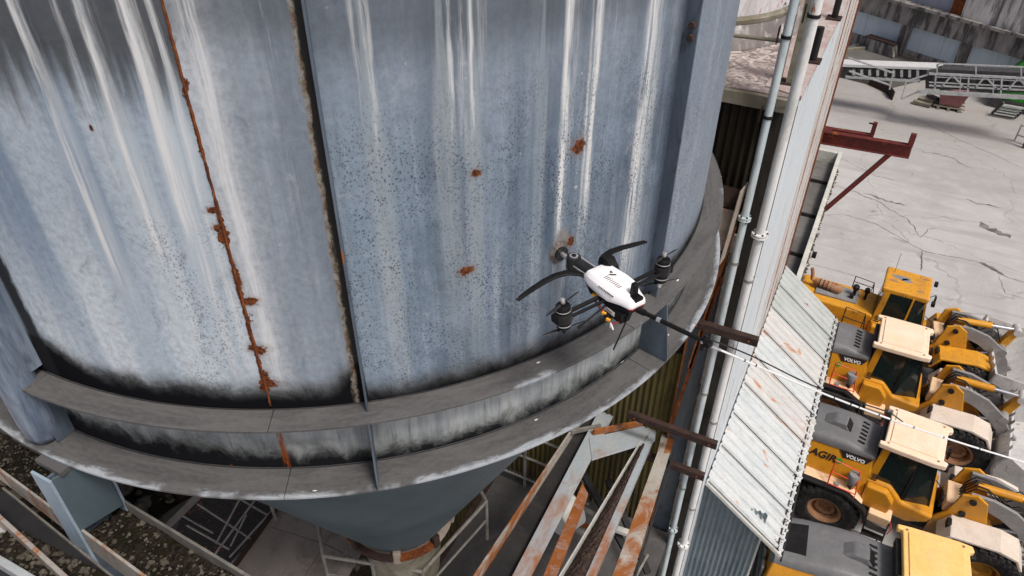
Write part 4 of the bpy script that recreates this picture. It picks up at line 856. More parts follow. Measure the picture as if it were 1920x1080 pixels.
# ================================================================== far plant across the yard
FN = V((.467, .885, 0)); FP = V((2.7, 49.0, 0)); FD = V((.885, -.467, 0))      # facade plane, runs right and nearer
def Fp(x, y, off=0): return ppl(x, y, FP-FN*off, FN)
fw_ = thing('far_plant_wall', 'soot-stained concrete building with pale blue sheet panels across the yard', 'building', (2.7, 49, 0))
def fquad(P, off, th, name, mat, par):
    return wpart(MB().prism([Fp(*p, off) for p in P], (0,0,0), FN*th).build(name, mat), par)
zt_ = Fp(1720, 10).z
c0 = FP-FD*14; c1 = FP+FD*16
wpart(MB().prism([c0, c1, c1+V((0,0,zt_)), c0+V((0,0,zt_))], FN*.1, FN*6).build('rear_wall', M_fconc), fw_)
def frect(name, s0, s1, z0, z1, off, th, mat, par): 
    a, b = FP+FD*s0-FN*off, FP+FD*s1-FN*off
    return wpart(MB().prism([a+V((0,0,z0)), b+V((0,0,z0)), b+V((0,0,z1)), a+V((0,0,z1))], (0,0,0), FN*th).build(name, mat), par)
def sz(x, y): q = Fp(x, y); return (q-FP).dot(FD), q.z
cols_ = [sz(1600,60)[0]-4.2, sz(1697,70)[0], sz(1808,100)[0], sz(1930,120)[0]+.4, sz(1930,120)[0]+4]
zp0, zp1 = sz(1700,92)[1], sz(1710,48)[1]
for i, s in enumerate(cols_): frect('pillar', s-.28, s+.28, 0, zp1+.01, .25, .34, M_fconc, fw_)
for i in range(len(cols_)-1):
    a, b = cols_[i]+.285, cols_[i+1]-.285; k = 3
    for j in range(k): frect('blue_sheet', a+(b-a)*j/k+.006, a+(b-a)*(j+1)/k-.006, zp0, zp1, .02+.02*(j % 2), .05, M_fblue, fw_)
    frect('sill_wall', a, b, 0, zp0-.01, .12, .2, M_fconc, fw_)
frect('upper_wall', -14, 16, zp1+.015, zt_, .30, .38, M_fconc, fw_)
frect('ledge', -14, 16, zt_+.002, zt_+.16, .75, 1.2, M_fconc, fw_)
# set-back storey on the ledge
s0 = sz(1812,20)[0]
frect('storey_sheet', -9, s0-.7, zt_+.17, zt_+3.4, .15, .2, M_fsheet, fw_)
lp(frect('rust_post', s0-.69, s0-.02, zt_+.165, zt_+3.4, .30, .3, M_rust, fw_), 'brown rust-covered post on the ledge')
for j in range(4): frect('peeling_slab', s0+j*1.9, s0+j*1.9+1.86, zt_+.17, zt_+3.4, .45+.04*(j % 2), .4, M_fconc2, fw_)
# raised pad in front of the wall
pd = thing('wash_pad', 'raised dark concrete pad with kerb in front of the far wall', 'platform', (0, 46, 0))
wpart(MB().prism([pz(1540,118,.55), pz(1612,75,.55), pz(1760,128,.55), pz(1668,150,.55)], (0,0,-.55), (0,0,0)).build('slab', M_pad), pd)
for a, b in (((1612,75),(1768,131)), ((1575,95),(1640,88))): wpart(MB().bar(pz(*a,.62), pz(*b,.62), .16, .16).build('kerb', M_fascia), pd)
pbk = thing('pad_block', 'low weathered concrete block between pad and far wall', 'block', (0, 47, 0)); wpart(MB().prism([Fp(1622,68,1.0), Fp(1626,96,1.0), Fp(1674,108,1.0), Fp(1674,85,1.0)], (0,0,0), FN*.5).build('block', M_fconc), pbk)
wpart(MB().prism([Fp(1622,67,1.06), Fp(1622,69,1.06), Fp(1675,86.5,1.06), Fp(1675,84,1.06)], (0,0,0), FN*.6).build('cap', M_rustD), pbk)
# ------------------------------------------------------------------ truss conveyor crossing in front of it
cvY = 40.5
tr = thing('truss_conveyor', 'galvanised lattice-girder conveyor with handrails across the far yard', 'conveyor', (3, cvY, 0))
TN = V((0, 1, 0)); 
def T(x, y, d=0): return py(x, y, cvY+d)
def tb(a, b, r, nm, mat=M_galv, d=0): return wpart(MB().bar(T(*a, d), T(*b, d), r, r, (0,1,0)).build(nm, mat), tr)
X0, X1 = 1742, 1990
def ln_y(y0, x): return y0+(x-1742)*.048
tb((1742,138), (X1, ln_y(138,X1)), .10, 'top_chord'); tb((1742,160), (X1, ln_y(160,X1)), .07, 'mid_chord'); tb((1722,171), (X1, ln_y(174,X1)), .18, 'bottom_chord')
tb((1755,144), (X1, ln_y(143,X1)), .05, 'lower_rail'); tb((1742,154), (X1, ln_y(154,X1)), .05, 'lower_rail')
for k in range(5):
    x = 1755+k*62; tb((x, ln_y(138,x)), (x-3, ln_y(174,x)), .07, 'stanchion')
    x2 = x+30; tb((x2, ln_y(139,x2)), (x2-20, ln_y(161,x2)), .07, 'diagonal'); tb((x2+2, ln_y(139,x2)), (x2+22, ln_y(162,x2)), .07, 'diagonal')
    tb((x2+16, ln_y(141,x2)), (x2+15, ln_y(172,x2)), .045, 'rail_post')
for k, x in enumerate((1757, 1830, 1915)): tb((x, ln_y(119,x)), (x, ln_y(138,x)), .06, 'rail_post')
tb((1762,119), (X1, ln_y(117,X1)), .06, 'hand_rail'); tb((1757,124), (1762,119), .06, 'hand_rail')
wpart(MB().prism([T(1765,130,.3), T(X1, ln_y(128,X1),.3), T(X1, ln_y(138,X1),.3), T(1742,138,.3)], (0,0,0), (0,.6,0)).build('belt', M_galvd), tr)
for k in range(7): x = 1752+k*36; wpart(MB().box(T(x, ln_y(148,x),.5), (.22,.5,.32)).build('idler', M_galvd), tr)
wpart(MB().prism([T(1735,141,.6), T(X1, ln_y(141,X1),.6), T(X1, ln_y(165,X1),.6), T(1735,166,.6)], (0,0,0), (0,.08,0)).build('skirt_plate', M_galvd), tr)
# legs down to the yard
for x in (1962,):
    q = T(x, ln_y(174,x), .2); wpart(MB().bar(q, V((q.x, q.y, 0)), .14, .14, (0,1,0)).build('leg', M_galvd), tr)
# left tail section with white cover
tl = thing('covered_conveyor', 'low conveyor tail with long white cover strip left of the lattice girder', 'conveyor', (0, 41, 0))
def t2(P, th, nm, mat, d=0): return wpart(MB().prism([py(*p, 41.2+d) for p in P], (0,0,0), (0,th,0)).build(nm, mat), tl)
t2([(1540,119), (1540,124), (1738,131), (1768,128)], .8, 'cover_strip', M_belt)
t2([(1540,126), (1540,140), (1600,150), (1735,150), (1738,133)], .5, 'belt_frame', M_galvd, .25)
for k in range(9): x = 1598+k*15; t2([(x,131), (x,141+k*.6), (x+5,141+k*.6), (x+5,131)], .2, 'roller_bracket', M_galv, .02)
t2([(1585,143), (1585,147), (1725,155), (1725,151)], .3, 'stringer', M_galv)
for a, b in (((1590,108),(1655,130)), ((1655,130),(1675,137)), ((1675,137),(1668,168)), ((1592,133),(1670,160)), ((1700,150),(1690,185)), ((1740,140),(1700,152)), ((1690,186),(1730,168))):
    wpart(MB().bar(py(*a, 40.6), py(*b, 40.6), .07, .07, (0,1,0)).build('guard_rail', M_galv), tl)
kb = thing('steel_kerb_plate', 'dark rust-brown kerb plate along the yard edge by the far conveyor', 'kerb', (0, 44, 0))
a, b = pz(1560,118,.25), pz(1664,166,.25); wpart(MB().bar(a, b, .06, .5).build('plate', M_rustD), kb); wpart(MB().bar(b, pz(1675,180,.25), .06, .5).build('return_plate', M_rustD), kb)
tm_ = thing('timber_stack', 'low stack of weathered planks below the far conveyor', 'planks', (3, 44, 0))
for k in range(4):
    a, b = pz(1712+k*9, 190-k*3, .12), pz(1745+k*4, 198-k*3, .12); wpart(MB().bar(a+V((0,0,.08*(k % 2))), b+V((0,0,.08*(k % 2))), .28, .16).build('plank', M_fascia), tm_)
bn = thing('skip_bin', 'small faded red tapered bin on a pallet under the far conveyor', 'bin', tuple(pz(1778,200,0)))
bp = lambda o: (setattr(o, 'parent', bn), o)[1]
bp(MB().hexa([(-.5,-.5,.22),(.5,-.5,.22),(.5,.5,.22),(-.5,.5,.22)], [(-.72,-.7,1.1),(.72,-.7,1.1),(.72,.7,1.1),(-.72,.7,1.1)]).build('tub', M_pinkbin, bev=.02))
bp(MB().ring((0,0,0), (0,0,1), [(.98,1.08),(1.06,1.08),(1.06,1.16),(.98,1.16)], 4).build('rim', M_galvd))
for s in (-.5, 0, .5): bp(MB().box((0, s, .16), (1.5, .16, .05)).build('pallet_board', M_fascia)); bp(MB().box((s, 0, .07), (.14, 1.3, .12)).build('pallet_bearer', M_fascia))
gm_ = thing('green_crusher', 'bright green crusher machine partly hidden behind the far conveyor', 'machine', tuple(pz(1888,196,0)), -.2)
gp = lambda o: (setattr(o, 'parent', gm_), o)[1]
gp(MB().sidep([(-.6,.5),(1.6,.5),(1.6,3.0),(.2,3.0),(-.6,1.6)], -.8, .8).build('housing', M_mgreen, bev=.03)); gp(MB().box((.9,0,3.3), (1.0,1.0,.6)).build('motor_cover', M_mgreen, bev=.04)); gp(MB().box((.4,0,.25), (2.4,1.8,.5)).build('skid', M_galvd)); gp(MB().cyl((.3,-.82,1.9), (.3,-1.0,1.9), .5, n=20).build('flywheel', M_galvd))
wb = thing('wall_block', 'pale weathered retaining block at the right edge below the far conveyor', 'block', (8, 44, 0))
wpart(MB().prism([pz(1905,205,.0), pz(1960,230,.0), pz(1990,190,.0), pz(1930,170,.0)], (0,0,0), (0,0,1.5)).build('block', M_fconc2, bev=.03), wb)
ld = thing('step_ladder', 'dark steel steps leaning by the right edge of the far yard', 'steps', (6, 43, 0))
a, b = pz(1860,212,.05), pz(1882,192,.9)
for s in (0, 1.1): wpart(MB().bar(a+V((s,0,0)), b+V((s,0,0)), .08, .12).build('stringer', M_galvd), ld)
for k in range(4): q = a+(b-a)*((k+.7)/4.6); wpart(MB().box(q+V((.55,0,0)), (1.02,.24,.04)).build('tread', M_galv), ld)
fr2 = thing('trestle', 'small pale steel trestle at the right edge of the yard', 'trestle', (8, 38, 0))
a, b, c_ = pz(1903,262,.05), pz(1915,235,.9), pz(1935,240,.9)
wpart(MB().bar(a, b, .07, .07).build('leg', M_galv), fr2); wpart(MB().bar(b, c_, .07, .07).build('rail', M_galv), fr2); wpart(MB().bar(c_, V((c_.x, c_.y, 0)), .07, .07).build('leg', M_galv), fr2); wpart(MB().bar(pz(1906,252,.35), pz(1935,262,.35), .06, .06).build('rail', M_galv), fr2)
# ------------------------------------------------------------------ yard cracks and grate
def crack(pts, w0, w1, jit=.06, z=.004):
    P = [pz(*p, 0) for p in pts]; m = MB(); Q = []
    for i in range(len(P)-1):
        n = max(3, int((P[i+1]-P[i]).length/.12))
        for k in range(n): Q.append(P[i].lerp(P[i+1], k/n))
    Q.append(P[-1]); L_, R_ = [], []; off = 0
    for i, q in enumerate(Q):
        d = (Q[min(i+1, len(Q)-1)]-Q[max(i-1, 0)]); d.z = 0; d.normalize(); s = V((-d.y, d.x, 0)); off = off*.75+random.uniform(-jit, jit)
        t = i/max(1, len(Q)-1); w_ = random.uniform(w0, w1)*(min(1, 6*t, 6*(1-t))*.9+.1); c = q+s*off; L_.append(c-s*w_/2); R_.append(c+s*w_/2)
    n = len(Q); m.add([V((p.x, p.y, z)) for p in L_+R_], [(i, n+i, n+i+1, i+1) for i in range(n-1)])
    return m.build('crack', M_crack, ground)
crack([(1555,345),(1600,360),(1640,375),(1700,410),(1728,448)], .02, .07); crack([(1728,448),(1745,432),(1758,428)], .02, .05)
crack([(1560,395),(1640,420),(1730,470),(1830,490),(1890,520),(1990,550)], .012, .05, .03); crack([(1730,470),(1727,510)], .04, .07, .02)
crack([(1838,490),(1860,500),(1885,515)], .12, .35, .05); crack([(1872,515),(1884,550),(1930,562)], .02, .04, .03)
crack([(1620,362),(1660,375),(1700,385)], .05, .2, .08); crack([(1840,415),(1862,430),(1893,447)], .15, .5, .12); crack([(1800,372),(1840,382),(1880,392)], .03, .12, .08)
crack([(1720,280),(1790,300),(1830,318)], .02, .1, .1); crack([(1770,582),(1850,590),(1990,640)], .012, .03, .02); crack([(1500,540),(1560,548)], .01, .03, .02)
crack([(1690,210),(1800,262),(1930,320)], .02, .05, .03); crack([(1562,290),(1640,330),(1700,345)], .01, .04, .04)
crack([(1420,470),(1560,505),(1640,530)], .01, .03, .02)
dg = struct(MB().box2((0,0,0), (.01,.01,.001)).build('drain_frame', M_crack)); dg.location = (0,0,-1)
bpy.data.objects.remove(dg)
dgt = thing('drain_grate', 'rectangular slotted drain grate set in the yard by the buckets', 'drain', tuple(pz(1895,628,0)))
dp = lambda o: (setattr(o, 'parent', dgt), o)[1]
a = pz(1870,622,0); b = pz(1990,655,0); dirx = (b-a).normalized(); ang = math.atan2(dirx.y, dirx.x); dgt.rotation_euler = (0,0,ang)
dp(MB().box((.4,0,.004), (1.9,.42,.008)).build('frame', M_pad))
for k in range(22): dp(MB().box((-.45+k*.08,0,.012), (.03,.36,.008)).build('slot', M_crack))
# ================================================================== wheel loaders; local x forward, origin on the ground under the rear axle
def text_mesh(s, size, mat, name, parent, mtx, shear=0., bold=0.):
    cu = bpy.data.curves.new(name, 'FONT'); cu.body = s; cu.size = size; cu.extrude = .003; cu.shear = shear; cu.offset = bold; cu.resolution_u = 3
    o = bpy.data.objects.new(name, cu); SC.collection.objects.link(o); bpy.context.view_layer.update()
    me = bpy.data.meshes.new_from_object(o.evaluated_get(bpy.context.evaluated_depsgraph_get())); bpy.data.objects.remove(o)
    me.name = name; me.materials.clear(); me.materials.append(mat); o = bpy.data.objects.new(name, me); SC.collection.objects.link(o); o.parent = parent; o.matrix_local = mtx
    return o
_wheel = {}
def wheel(par, x, y, side, mrim, R=.80, W=.56):
    """tyre with lugs on an axle along y; side is -1 for the right-hand wheel"""
    key = mrim.name
    if key not in _wheel:
        t = MB().ring((0,0,0), (0,1,0), [(.36,-.20),(.44,-.26),(.60,-.275),(.70,-.26),(.755,-.215),(.765,0),(.755,.215),(.70,.26),(.60,.275),(.44,.26),(.36,.20)], 48)
        n = 26
        for i in range(n):
            for s in (-1, 1):
                a = 2*math.pi*(i+(.5 if s > 0 else 0))/n
                M_ = Matrix.Rotation(a, 3, 'Y')
                P = [V((-.075,s*.02,.755)), V((.055,s*.02,.755)), V((.085,s*.255,.725)), V((-.02,s*.255,.725))]
                Q = [V((-.065,s*.02,.815)), V((.045,s*.02,.815)), V((.075,s*.245,.79)), V((-.012,s*.245,.79))]
                P = [M_@p for p in P]; Q = [M_@p for p in Q]
                t.hexa(P if s > 0 else P[::-1], Q if s > 0 else Q[::-1])
                P = [V((.0,s*.25,.72)), V((.07,s*.25,.72)), V((.055,s*.288,.62)), V((.005,s*.288,.62))]
                t.add([M_@p for p in P]+[M_@(p*.97) for p in P], [(0,1,2,3),(0,1,5,4),(1,2,6,5),(2,3,7,6)])
        tyre = t.build('tyre', M_tyre, smooth=30)
        r = MB().ring((0,0,0), (0,-1,0), [(.0,.05),(.14,.05),(.16,.11),(.24,.11),(.26,.06),(.31,.05),(.345,.16),(.40,.20),(.415,.235),(.39,.24),(.33,.20),(.33,-.2),(.0,-.2)], 32)
        for k in range(12):
            a = k*math.pi/6; q = V((.285*math.cos(a), -.05, .285*math.sin(a))); r.cyl(q, q-V((0,.03,0)), .018, n=6)
        rim = r.build('rim', mrim, smooth=35)
        _wheel[key] = (tyre.data, rim.data); bpy.data.objects.remove(tyre); bpy.data.objects.remove(rim)
    e = bpy.data.objects.new('wheel', None); SC.collection.objects.link(e); e.parent = par; e.location = (x, y, R); e.rotation_euler = (0, random.random()*6, 0 if side < 0 else 0)
    if side > 0: e.rotation_euler = (0, e.rotation_euler.y, math.pi)
    for nm, d in zip(('tyre', 'rim'), _wheel[key]):
        o = bpy.data.objects.new(nm, d); SC.collection.objects.link(o); o.parent = e
def loader(label, loc, rz, new=True, rails=None, roof=None, agir=False, prec=True, mrear=None, mfront=None, bucket=0., scoop=0., bdx=0., bdz=0., art=0.):
    L_ = thing('wheel_loader', label, 'loader', loc, rz, 'wheel loaders parked beside the lean-to')
    def P(m, name, mat, par=None, smooth=False, bev=0, seg=2): return m.build(name, mat, par or L_, smooth, bev, seg)
    Y_ = M_yel if new else M_yelo
    mrear = mrear or M_rim; mfront = mfront or M_rim
    for s in (-1, 1): wheel(L_, 0, s*.97, s, mrear)
    b0 = set(L_.children)
    for s in (-1, 1): wheel(L_, 3.45, s*.97, s, mfront)
    P(MB().cyl((3.45,-.75,.8),(3.45,.75,.8),.2,n=14), 'axle', Y_, smooth=40)
    fw_set = set(L_.children)-b0
    # chassis
    P(MB().box2((-1.5,-.42,.55), (1.35,.42,1.05)), 'rear_chassis', M_black, bev=.03); P(MB().cyl((0,-.75,.8),(0,.75,.8),.2,n=14), 'axle', Y_, smooth=40)
    # counterweight and grille
    P(MB().sidep([(-1.85,.75),(-1.2,.62),(-1.1,1.25),(-1.85,1.35)], -1.1, 1.1), 'counterweight', M_arm if new else Y_, bev=.05)
    hw = .70
    if new:
        # engine body: sloping yellow side panels, bulged grey hood on top
        def cy(z): return .86-(z-1.5)*.274
        P(MB().add([(-1.78,-.84,1.2),(.66,-.86,1.2),(.66,.86,1.2),(-1.78,.84,1.2),(-1.76,-.82,1.55),(.66,-.845,1.55),(.66,.845,1.55),(-1.76,.82,1.55),(-1.66,-.60,2.36),(.66,-.585,2.5),(.66,.585,2.5),(-1.66,.60,2.36)],
            [(3,2,1,0),(0,1,5,4),(1,2,6,5),(2,3,7,6),(3,0,4,7),(4,5,9,8),(5,6,10,9),(6,7,11,10),(7,4,8,11),(8,9,10,11)]), 'engine_cowl', Y_, bev=.05, seg=3)
        secs = [(-1.72,.50,2.20,2.36),(-1.64,.585,2.32,2.50),(-1.2,.61,2.375,2.60),(-.5,.605,2.41,2.69),(0.,.60,2.44,2.70),(.40,.59,2.47,2.60),(.64,.58,2.48,2.56)]
        m = MB(); Q = []; prof = [(-1.01,0),(-1,.45),(-.93,.78),(-.78,.95),(-.5,1),(.5,1),(.78,.95),(.93,.78),(1,.45),(1.01,0)]
        for x, w_, z0, z1 in secs:
            for a, b in prof: Q.append((x, a*w_*1.02, z0+(z1-z0)*b))
        k = len(prof); F = [(i*k+j, (i+1)*k+j, (i+1)*k+j+1, i*k+j+1) for i in range(len(secs)-1) for j in range(k-1)]+[tuple(range(k-1,-1,-1)), tuple(range((len(secs)-1)*k, len(secs)*k))]
        hood = P(m.add(Q, F), 'engine_hood', M_hood, smooth=40)
        hx = scoop
        P(MB().prism([(hx-.36,-.16,2.66),(hx+.30,-.22,2.66),(hx+.16,-.20,2.86),(hx-.10,-.13,2.84)], (0,0,0), (0,.36,0)), 'intake_scoop', M_hood, hood, bev=.05, seg=3)
        P(MB().prism([(hx+.285,-.20,2.69),(hx+.31,-.20,2.69),(hx+.19,-.18,2.835),(hx+.155,-.18,2.835)], (0,0,0), (0,.32,0)), 'intake_mouth', M_black, hood)
        for j in range(6): P(MB().box((.24,-.36+j*.14,2.663), (.16,.05,.012), Matrix.Rotation(.24,3,'Y')), 'hood_vent', M_black, hood)
        P(MB().prism([(-1.56,-.36,2.535),(-1.06,-.40,2.622),(-1.06,.40,2.622),(-1.56,.36,2.535)], (0,0,-.01), (0,0,.006)), 'radiator_grille', M_black, hood, bev=.004)
        for j in range(4): P(MB().box((-1.79,-.45+j*.3,1.75), (.06,.22,.5)), 'rear_light_panel', M_hood, bev=.01)
        # dark maker's badge strip and lettering on both sides
        for s in (-1, 1):
            e_up = V((0, -s*.274, 1)).normalized(); e_n = V((0, s, .274)).normalized(); e_x = V((1,0,0)) if s < 0 else V((-1,0,0))
            def sp(x, z, o=.004): return V((x, s*cy(z), z))+e_n*o
            P(MB().prism([sp(-.15,2.42),sp(-.02,2.24),(sp(.50,2.30)),sp(.60,2.46)], (0,0,0), e_n*.006), 'badge_strip', M_blackp)
            def tmat(x, z, o): 
                p = sp(x, z, o); return Matrix(((e_x.x, e_up.x, e_n.x, p.x), (e_x.y, e_up.y, e_n.y, p.y), (e_x.z, e_up.z, e_n.z, p.z), (0,0,0,1)))
            text_mesh('VOLVO', .13, M_white, 'maker_lettering', L_, tmat(.02 if s < 0 else .50, 2.29, .012), 0, .003)
            if agir: text_mesh('AGIR', .27, M_blackp, 'owner_lettering', L_, tmat(-.76 if s < 0 else -.12, 2.03, .004), .2, .006)
            P(MB().cyl(sp(-.07,2.12,.001), sp(-.07,2.12,.006), .075, n=24), 'green_dot', M_green)
        # air pre-cleaner standing on the right rear deck
        if prec:
            P(MB().cyl((.34,-.92,1.6),(.34,-.92,1.80),.06,n=12), 'intake_stem', M_black, smooth=40); P(MB().ring((.34,-.92,0),(0,0,1),[(.0,1.79),(.11,1.79),(.14,1.85),(.14,2.06),(.12,2.12),(.0,2.14)],20), 'pre_cleaner', M_arm, smooth=30)
            P(MB().cyl((.05,-1.02,1.64),(.05,-1.02,1.70),.06,n=14), 'filler_cap', M_arm, smooth=40)
    else:
        P(MB().prism([(-1.75,-.62,1.15),(.64,-.66,1.15),(.64,-.66,2.1),(-1.6,-.58,2.05),(-1.75,-.58,1.9)], (0,0,0), (0,1.24,0)), 'engine_cowl', Y_, bev=.07, seg=3)
        P(MB().box2((-1.15,-.32,2.06), (.1,.38,2.13)), 'hood_plate', M_arm, bev=.01)
        # rusty muffler with bent stack
        P(MB().tube([(-1.30,.05,2.22),(-1.22,.05,2.25),(-.95,.02,2.26),(-.7,0,2.26),(-.48,-.02,2.24),(-.42,-.02,2.22)], .1, 14, [.06,.12,.13,.15,.16,.08]), 'muffler', M_rim, smooth=40)
        for k in range(5): P(MB().ring((-1.1+k*.12,.035-k*.01,2.255),(1,-.05,0),[(.12,-.012),(.15,-.012),(.15,.012),(.12,.012)],16), 'muffler_band', M_rustD, smooth=40)
        P(MB().tube([(-1.25,.05,2.25),(-1.36,.06,2.32),(-1.38,.07,2.5),(-1.44,.08,2.68)], .055, 10), 'exhaust_stack', M_rim, smooth=60)
        for xx, r_ in ((-.05,.075),(.28,.06)): P(MB().ring((xx,.08,0),(0,0,1),[(0,2.1),(r_*.7,2.1),(r_*.7,2.35),(r_*1.3,2.37),(r_*1.3,2.48),(r_*.8,2.52),(0,2.52)],16), 'air_cleaner', M_black, smooth=30)
        P(MB().box((-.1,-.1,2.2), (.12,.12,.12)), 'valve_box', M_black, bev=.01)
        P(MB().box((-.95,-.652,1.78), (.50,.012,.11)), 'name_plate', M_white)
        P(MB().sidep([(.0,.9),(.6,.9),(.6,1.5),(.0,1.5)], -1.15, -.68), 'battery_box', M_black, bev=.03); P(MB().box2((-.35,-1.15,1.45),(.62,-.66,1.52)), 'side_deck', M_dustlit, bev=.01)
    # rear mudguards: yellow deck plus black rubber arch
    for s in (-1, 1):
        y0, y1 = s*.80, s*1.20
        P(MB().prism([(-.95,y0,1.30),(-.72,y0,1.66),(.28,y0,1.66),(.72,y0,1.40),(.72,y0,1.34),(.26,y0,1.60),(-.70,y0,1.60),(-.90,y0,1.28)], (0,0,0), (0,y1-y0-s*.06,0)), 'rear_mudguard', M_dustlit if new else Y_, bev=.02)
        if new: P(MB().prism([(-1.08,y1-s*.12,1.20),(-.80,y1-s*.12,1.66),(.30,y1-s*.12,1.675),(.80,y1-s*.12,1.38),(1.0,y1-s*.12,.92),(.92,y1-s*.12,.90),(.74,y1-s*.12,1.33),(.27,y1-s*.12,1.60),(-.76,y1-s*.12,1.59),(-1.0,y1-s*.12,1.18)], (0,0,0), (0,s*.16,0)), 'rubber_arch', M_black, bev=.012)
        # toolbox and ladder
        bx = P(MB().box2((.92,s*.72,.98), (1.42,s*1.10,1.26)), 'tool_box', M_dustlit if new else Y_, bev=.02)
        lad = MB()
        P(lad.bar((.90,s*1.18,1.25),(.98,s*1.26,.32),.025,.025).bar((1.40,s*1.18,1.25),(1.44,s*1.26,.32),.025,.025), 'ladder_side', M_black)
        for k in range(3): P(MB().box2((.96,s*1.14,.40+k*.28),(1.42,s*1.30,.425+k*.28)), 'ladder_step', M_black)
        rc = rails if rails else M_black
        r = MB().tube([(-.15,s*.90,1.66),(-.15,s*.90,2.30),(.42,s*.90,2.24),(.42,s*.90,1.60)], .016, 6).tube([(-.15,s*1.14,1.66),(-.15,s*1.14,1.72),(.50,s*1.14,1.70),(.50,s*1.14,1.40)], .014, 6)
        r = r.tube([(-.15,s*.90,2.30),(-.15,s*1.14,1.72)], .016, 6).tube([(.42,s*.90,2.24),(.50,s*1.14,1.70)], .016, 6).tube([(-.15,s*1.02,2.01),(.46,s*1.02,1.97)], .014, 6)
        P(r, 'hand_rail', rc, smooth=60)
        if rails: P(MB().tube([(.80,s*1.12,1.30),(.86,s*1.2,1.02),(.88,s*1.22,.9)], .014, 6).tube([(1.44,s*1.10,1.2),(1.50,s*1.16,1.08),(1.46,s*1.2,.9)], .014, 6), 'grab_handle', rc, smooth=60)
    # cab -------------------------------------------------------------
    cx0, cx1, cw = .62, 1.95, .66
    zt2 = 3.02
    # lower tub, with chamfered side tanks
    lower = [(.60,1.15),(1.75,1.05),(2.15,1.30),(2.22,1.55),(1.5,1.62),(1.15,1.98),(.60,1.98)]
    cab = bpy.data.objects.new('cab', None); SC.collection.objects.link(cab); cab.parent = L_
    P(MB().prism([(x,-cw-.10,z) for x, z in lower], (0,0,0), (0,2*(cw+.10),0)), 'lower_panel', Y_, cab, bev=.07, seg=3)
    for s in (-1, 1):
        P(MB().prism([(.66,s*(cw+.10),1.22),(1.30,s*(cw+.10),1.18),(1.34,s*(cw+.10),1.62),(1.12,s*(cw+.10),1.90),(.66,s*(cw+.10),1.90)], (0,-s*.05,0), (0,s*.16,0)), 'side_tank', Y_, cab, bev=.05, seg=3)
        # vents behind the door
        for j in range(5): P(MB().box((.76+.0*j,s*(cw+.075),2.0+j*.045), (.14,.02,.016)), 'vent_slot', M_blackp, cab)
    P(MB().prism([(.70,-cw+.07,1.64),(1.9,-cw+.07,1.45),(1.9,-cw+.07,1.5),(.70,-cw+.07,1.69)], (0,0,0), (0,2*(cw-.07),0)), 'cab_floor', M_seat, cab)
    P(MB().box((1.10,0,1.85), (.45,.5,.14)).box((.90,0,2.2), (.12,.46,.6)).box((.90,0,2.6),(.1,.26,.18)), 'seat', M_seat, cab, bev=.03); P(MB().cyl((1.45,0,1.6),(1.55,0,2.1),.035,n=8).ring((1.55,0,2.12),(-.5,0,1),[(.17,-.012),(.2,-.012),(.2,.012),(.17,.012)],18).box((1.75,0,1.85),(.2,.8,.3)), 'steering_column', M_seat, cab)
    # pillars
    mp = Y_
    for s in (-1, 1):
        P(MB().hexa([(.60,s*cw-.06*(s > 0),1.9),(.80,s*cw-.06*(s > 0),1.9),(.80,s*cw+.06*(s < 0),1.9),(.60,s*cw+.06*(s < 0),1.9)], [(.70,s*(cw-.04)-.06*(s > 0),zt2),(.86,s*(cw-.04)-.06*(s > 0),zt2),(.86,s*(cw-.04)+.06*(s < 0),zt2),(.70,s*(cw-.04)+.06*(s < 0),zt2)]), 'rear_pillar', mp, cab, bev=.015)
        P(MB().bar((1.47,s*(cw+.0),1.6),(1.50,s*(cw-.05),zt2),.05,.05,(0,1,0)), 'door_pillar', M_black if new else mp, cab)
        P(MB().bar((2.08,s*(cw-.22),1.55),(1.82,s*(cw-.12),zt2),.05,.05,(0,1,0)), 'front_pillar', M_black if new else mp, cab)
        # side panes
        P(MB().prism([(.80,s*(cw+.004),1.94),(1.13,s*(cw+.004),1.96),(1.44,s*(cw+.004),1.62),(1.47,s*(cw-.045),zt2-.02),(.87,s*(cw-.045),zt2-.02)], (0,-s*.012,0), (0,0,0)), 'side_window', M_glass, cab)
        P(MB().prism([(1.52,s*(cw+.0),1.60),(2.05,s*(cw-.20),1.56),(1.82,s*(cw-.115),zt2-.02),(1.53,s*(cw-.045),zt2-.02)], (0,-s*.012,0), (0,0,0)), 'quarter_window', M_glass, cab)
    P(MB().prism([(2.10,-cw+.24,1.57),(2.10,cw-.24,1.57),(1.84,cw-.14,zt2-.02),(1.84,-cw+.14,zt2-.02)], (-.012,0,0), (0,0,0)), 'windscreen', M_glass, cab)
    P(MB().prism([(.62,-cw+.06,2.0),(.62,cw-.06,2.0),(.72,cw-.1,zt2-.02),(.72,-cw+.1,zt2-.02)], (-.012,0,0), (0,0,0)), 'rear_window', M_glass, cab)
    # roof with notched corners
    rl0, rl1, rw = .56, 1.98, .70
    if new:
        nt = [(rl0+.10,-rw+.12),(rl0,-rw+.12),(rl0,-rw),(rl0+.3,-rw-.015),(rl1-.25,-rw-.015),(rl1,-rw+.02),(rl1+.03,-rw+.16),(rl1-.07,-rw+.20),(rl1-.07,rw-.20),(rl1+.03,rw-.16),(rl1,rw-.02),(rl1-.25,rw+.015),(rl0+.3,rw+.015),(rl0,rw),(rl0,rw-.12),(rl0+.10,rw-.12)]
        rf = P(MB().prism([(x,y,zt2) for x, y in nt], (0,0,0), (0,0,.15)), 'roof', roof or M_roofp, cab, bev=.03, seg=3)
        P(MB().prism([(rl0+.2,-rw+.16,zt2+.15),(rl1-.2,-rw+.16,zt2+.15),(rl1-.2,rw-.16,zt2+.15),(rl0+.2,rw-.16,zt2+.15)], (0,0,-.01), (0,0,.03)), 'roof_hatch', roof or M_roofp, rf, bev=.015)
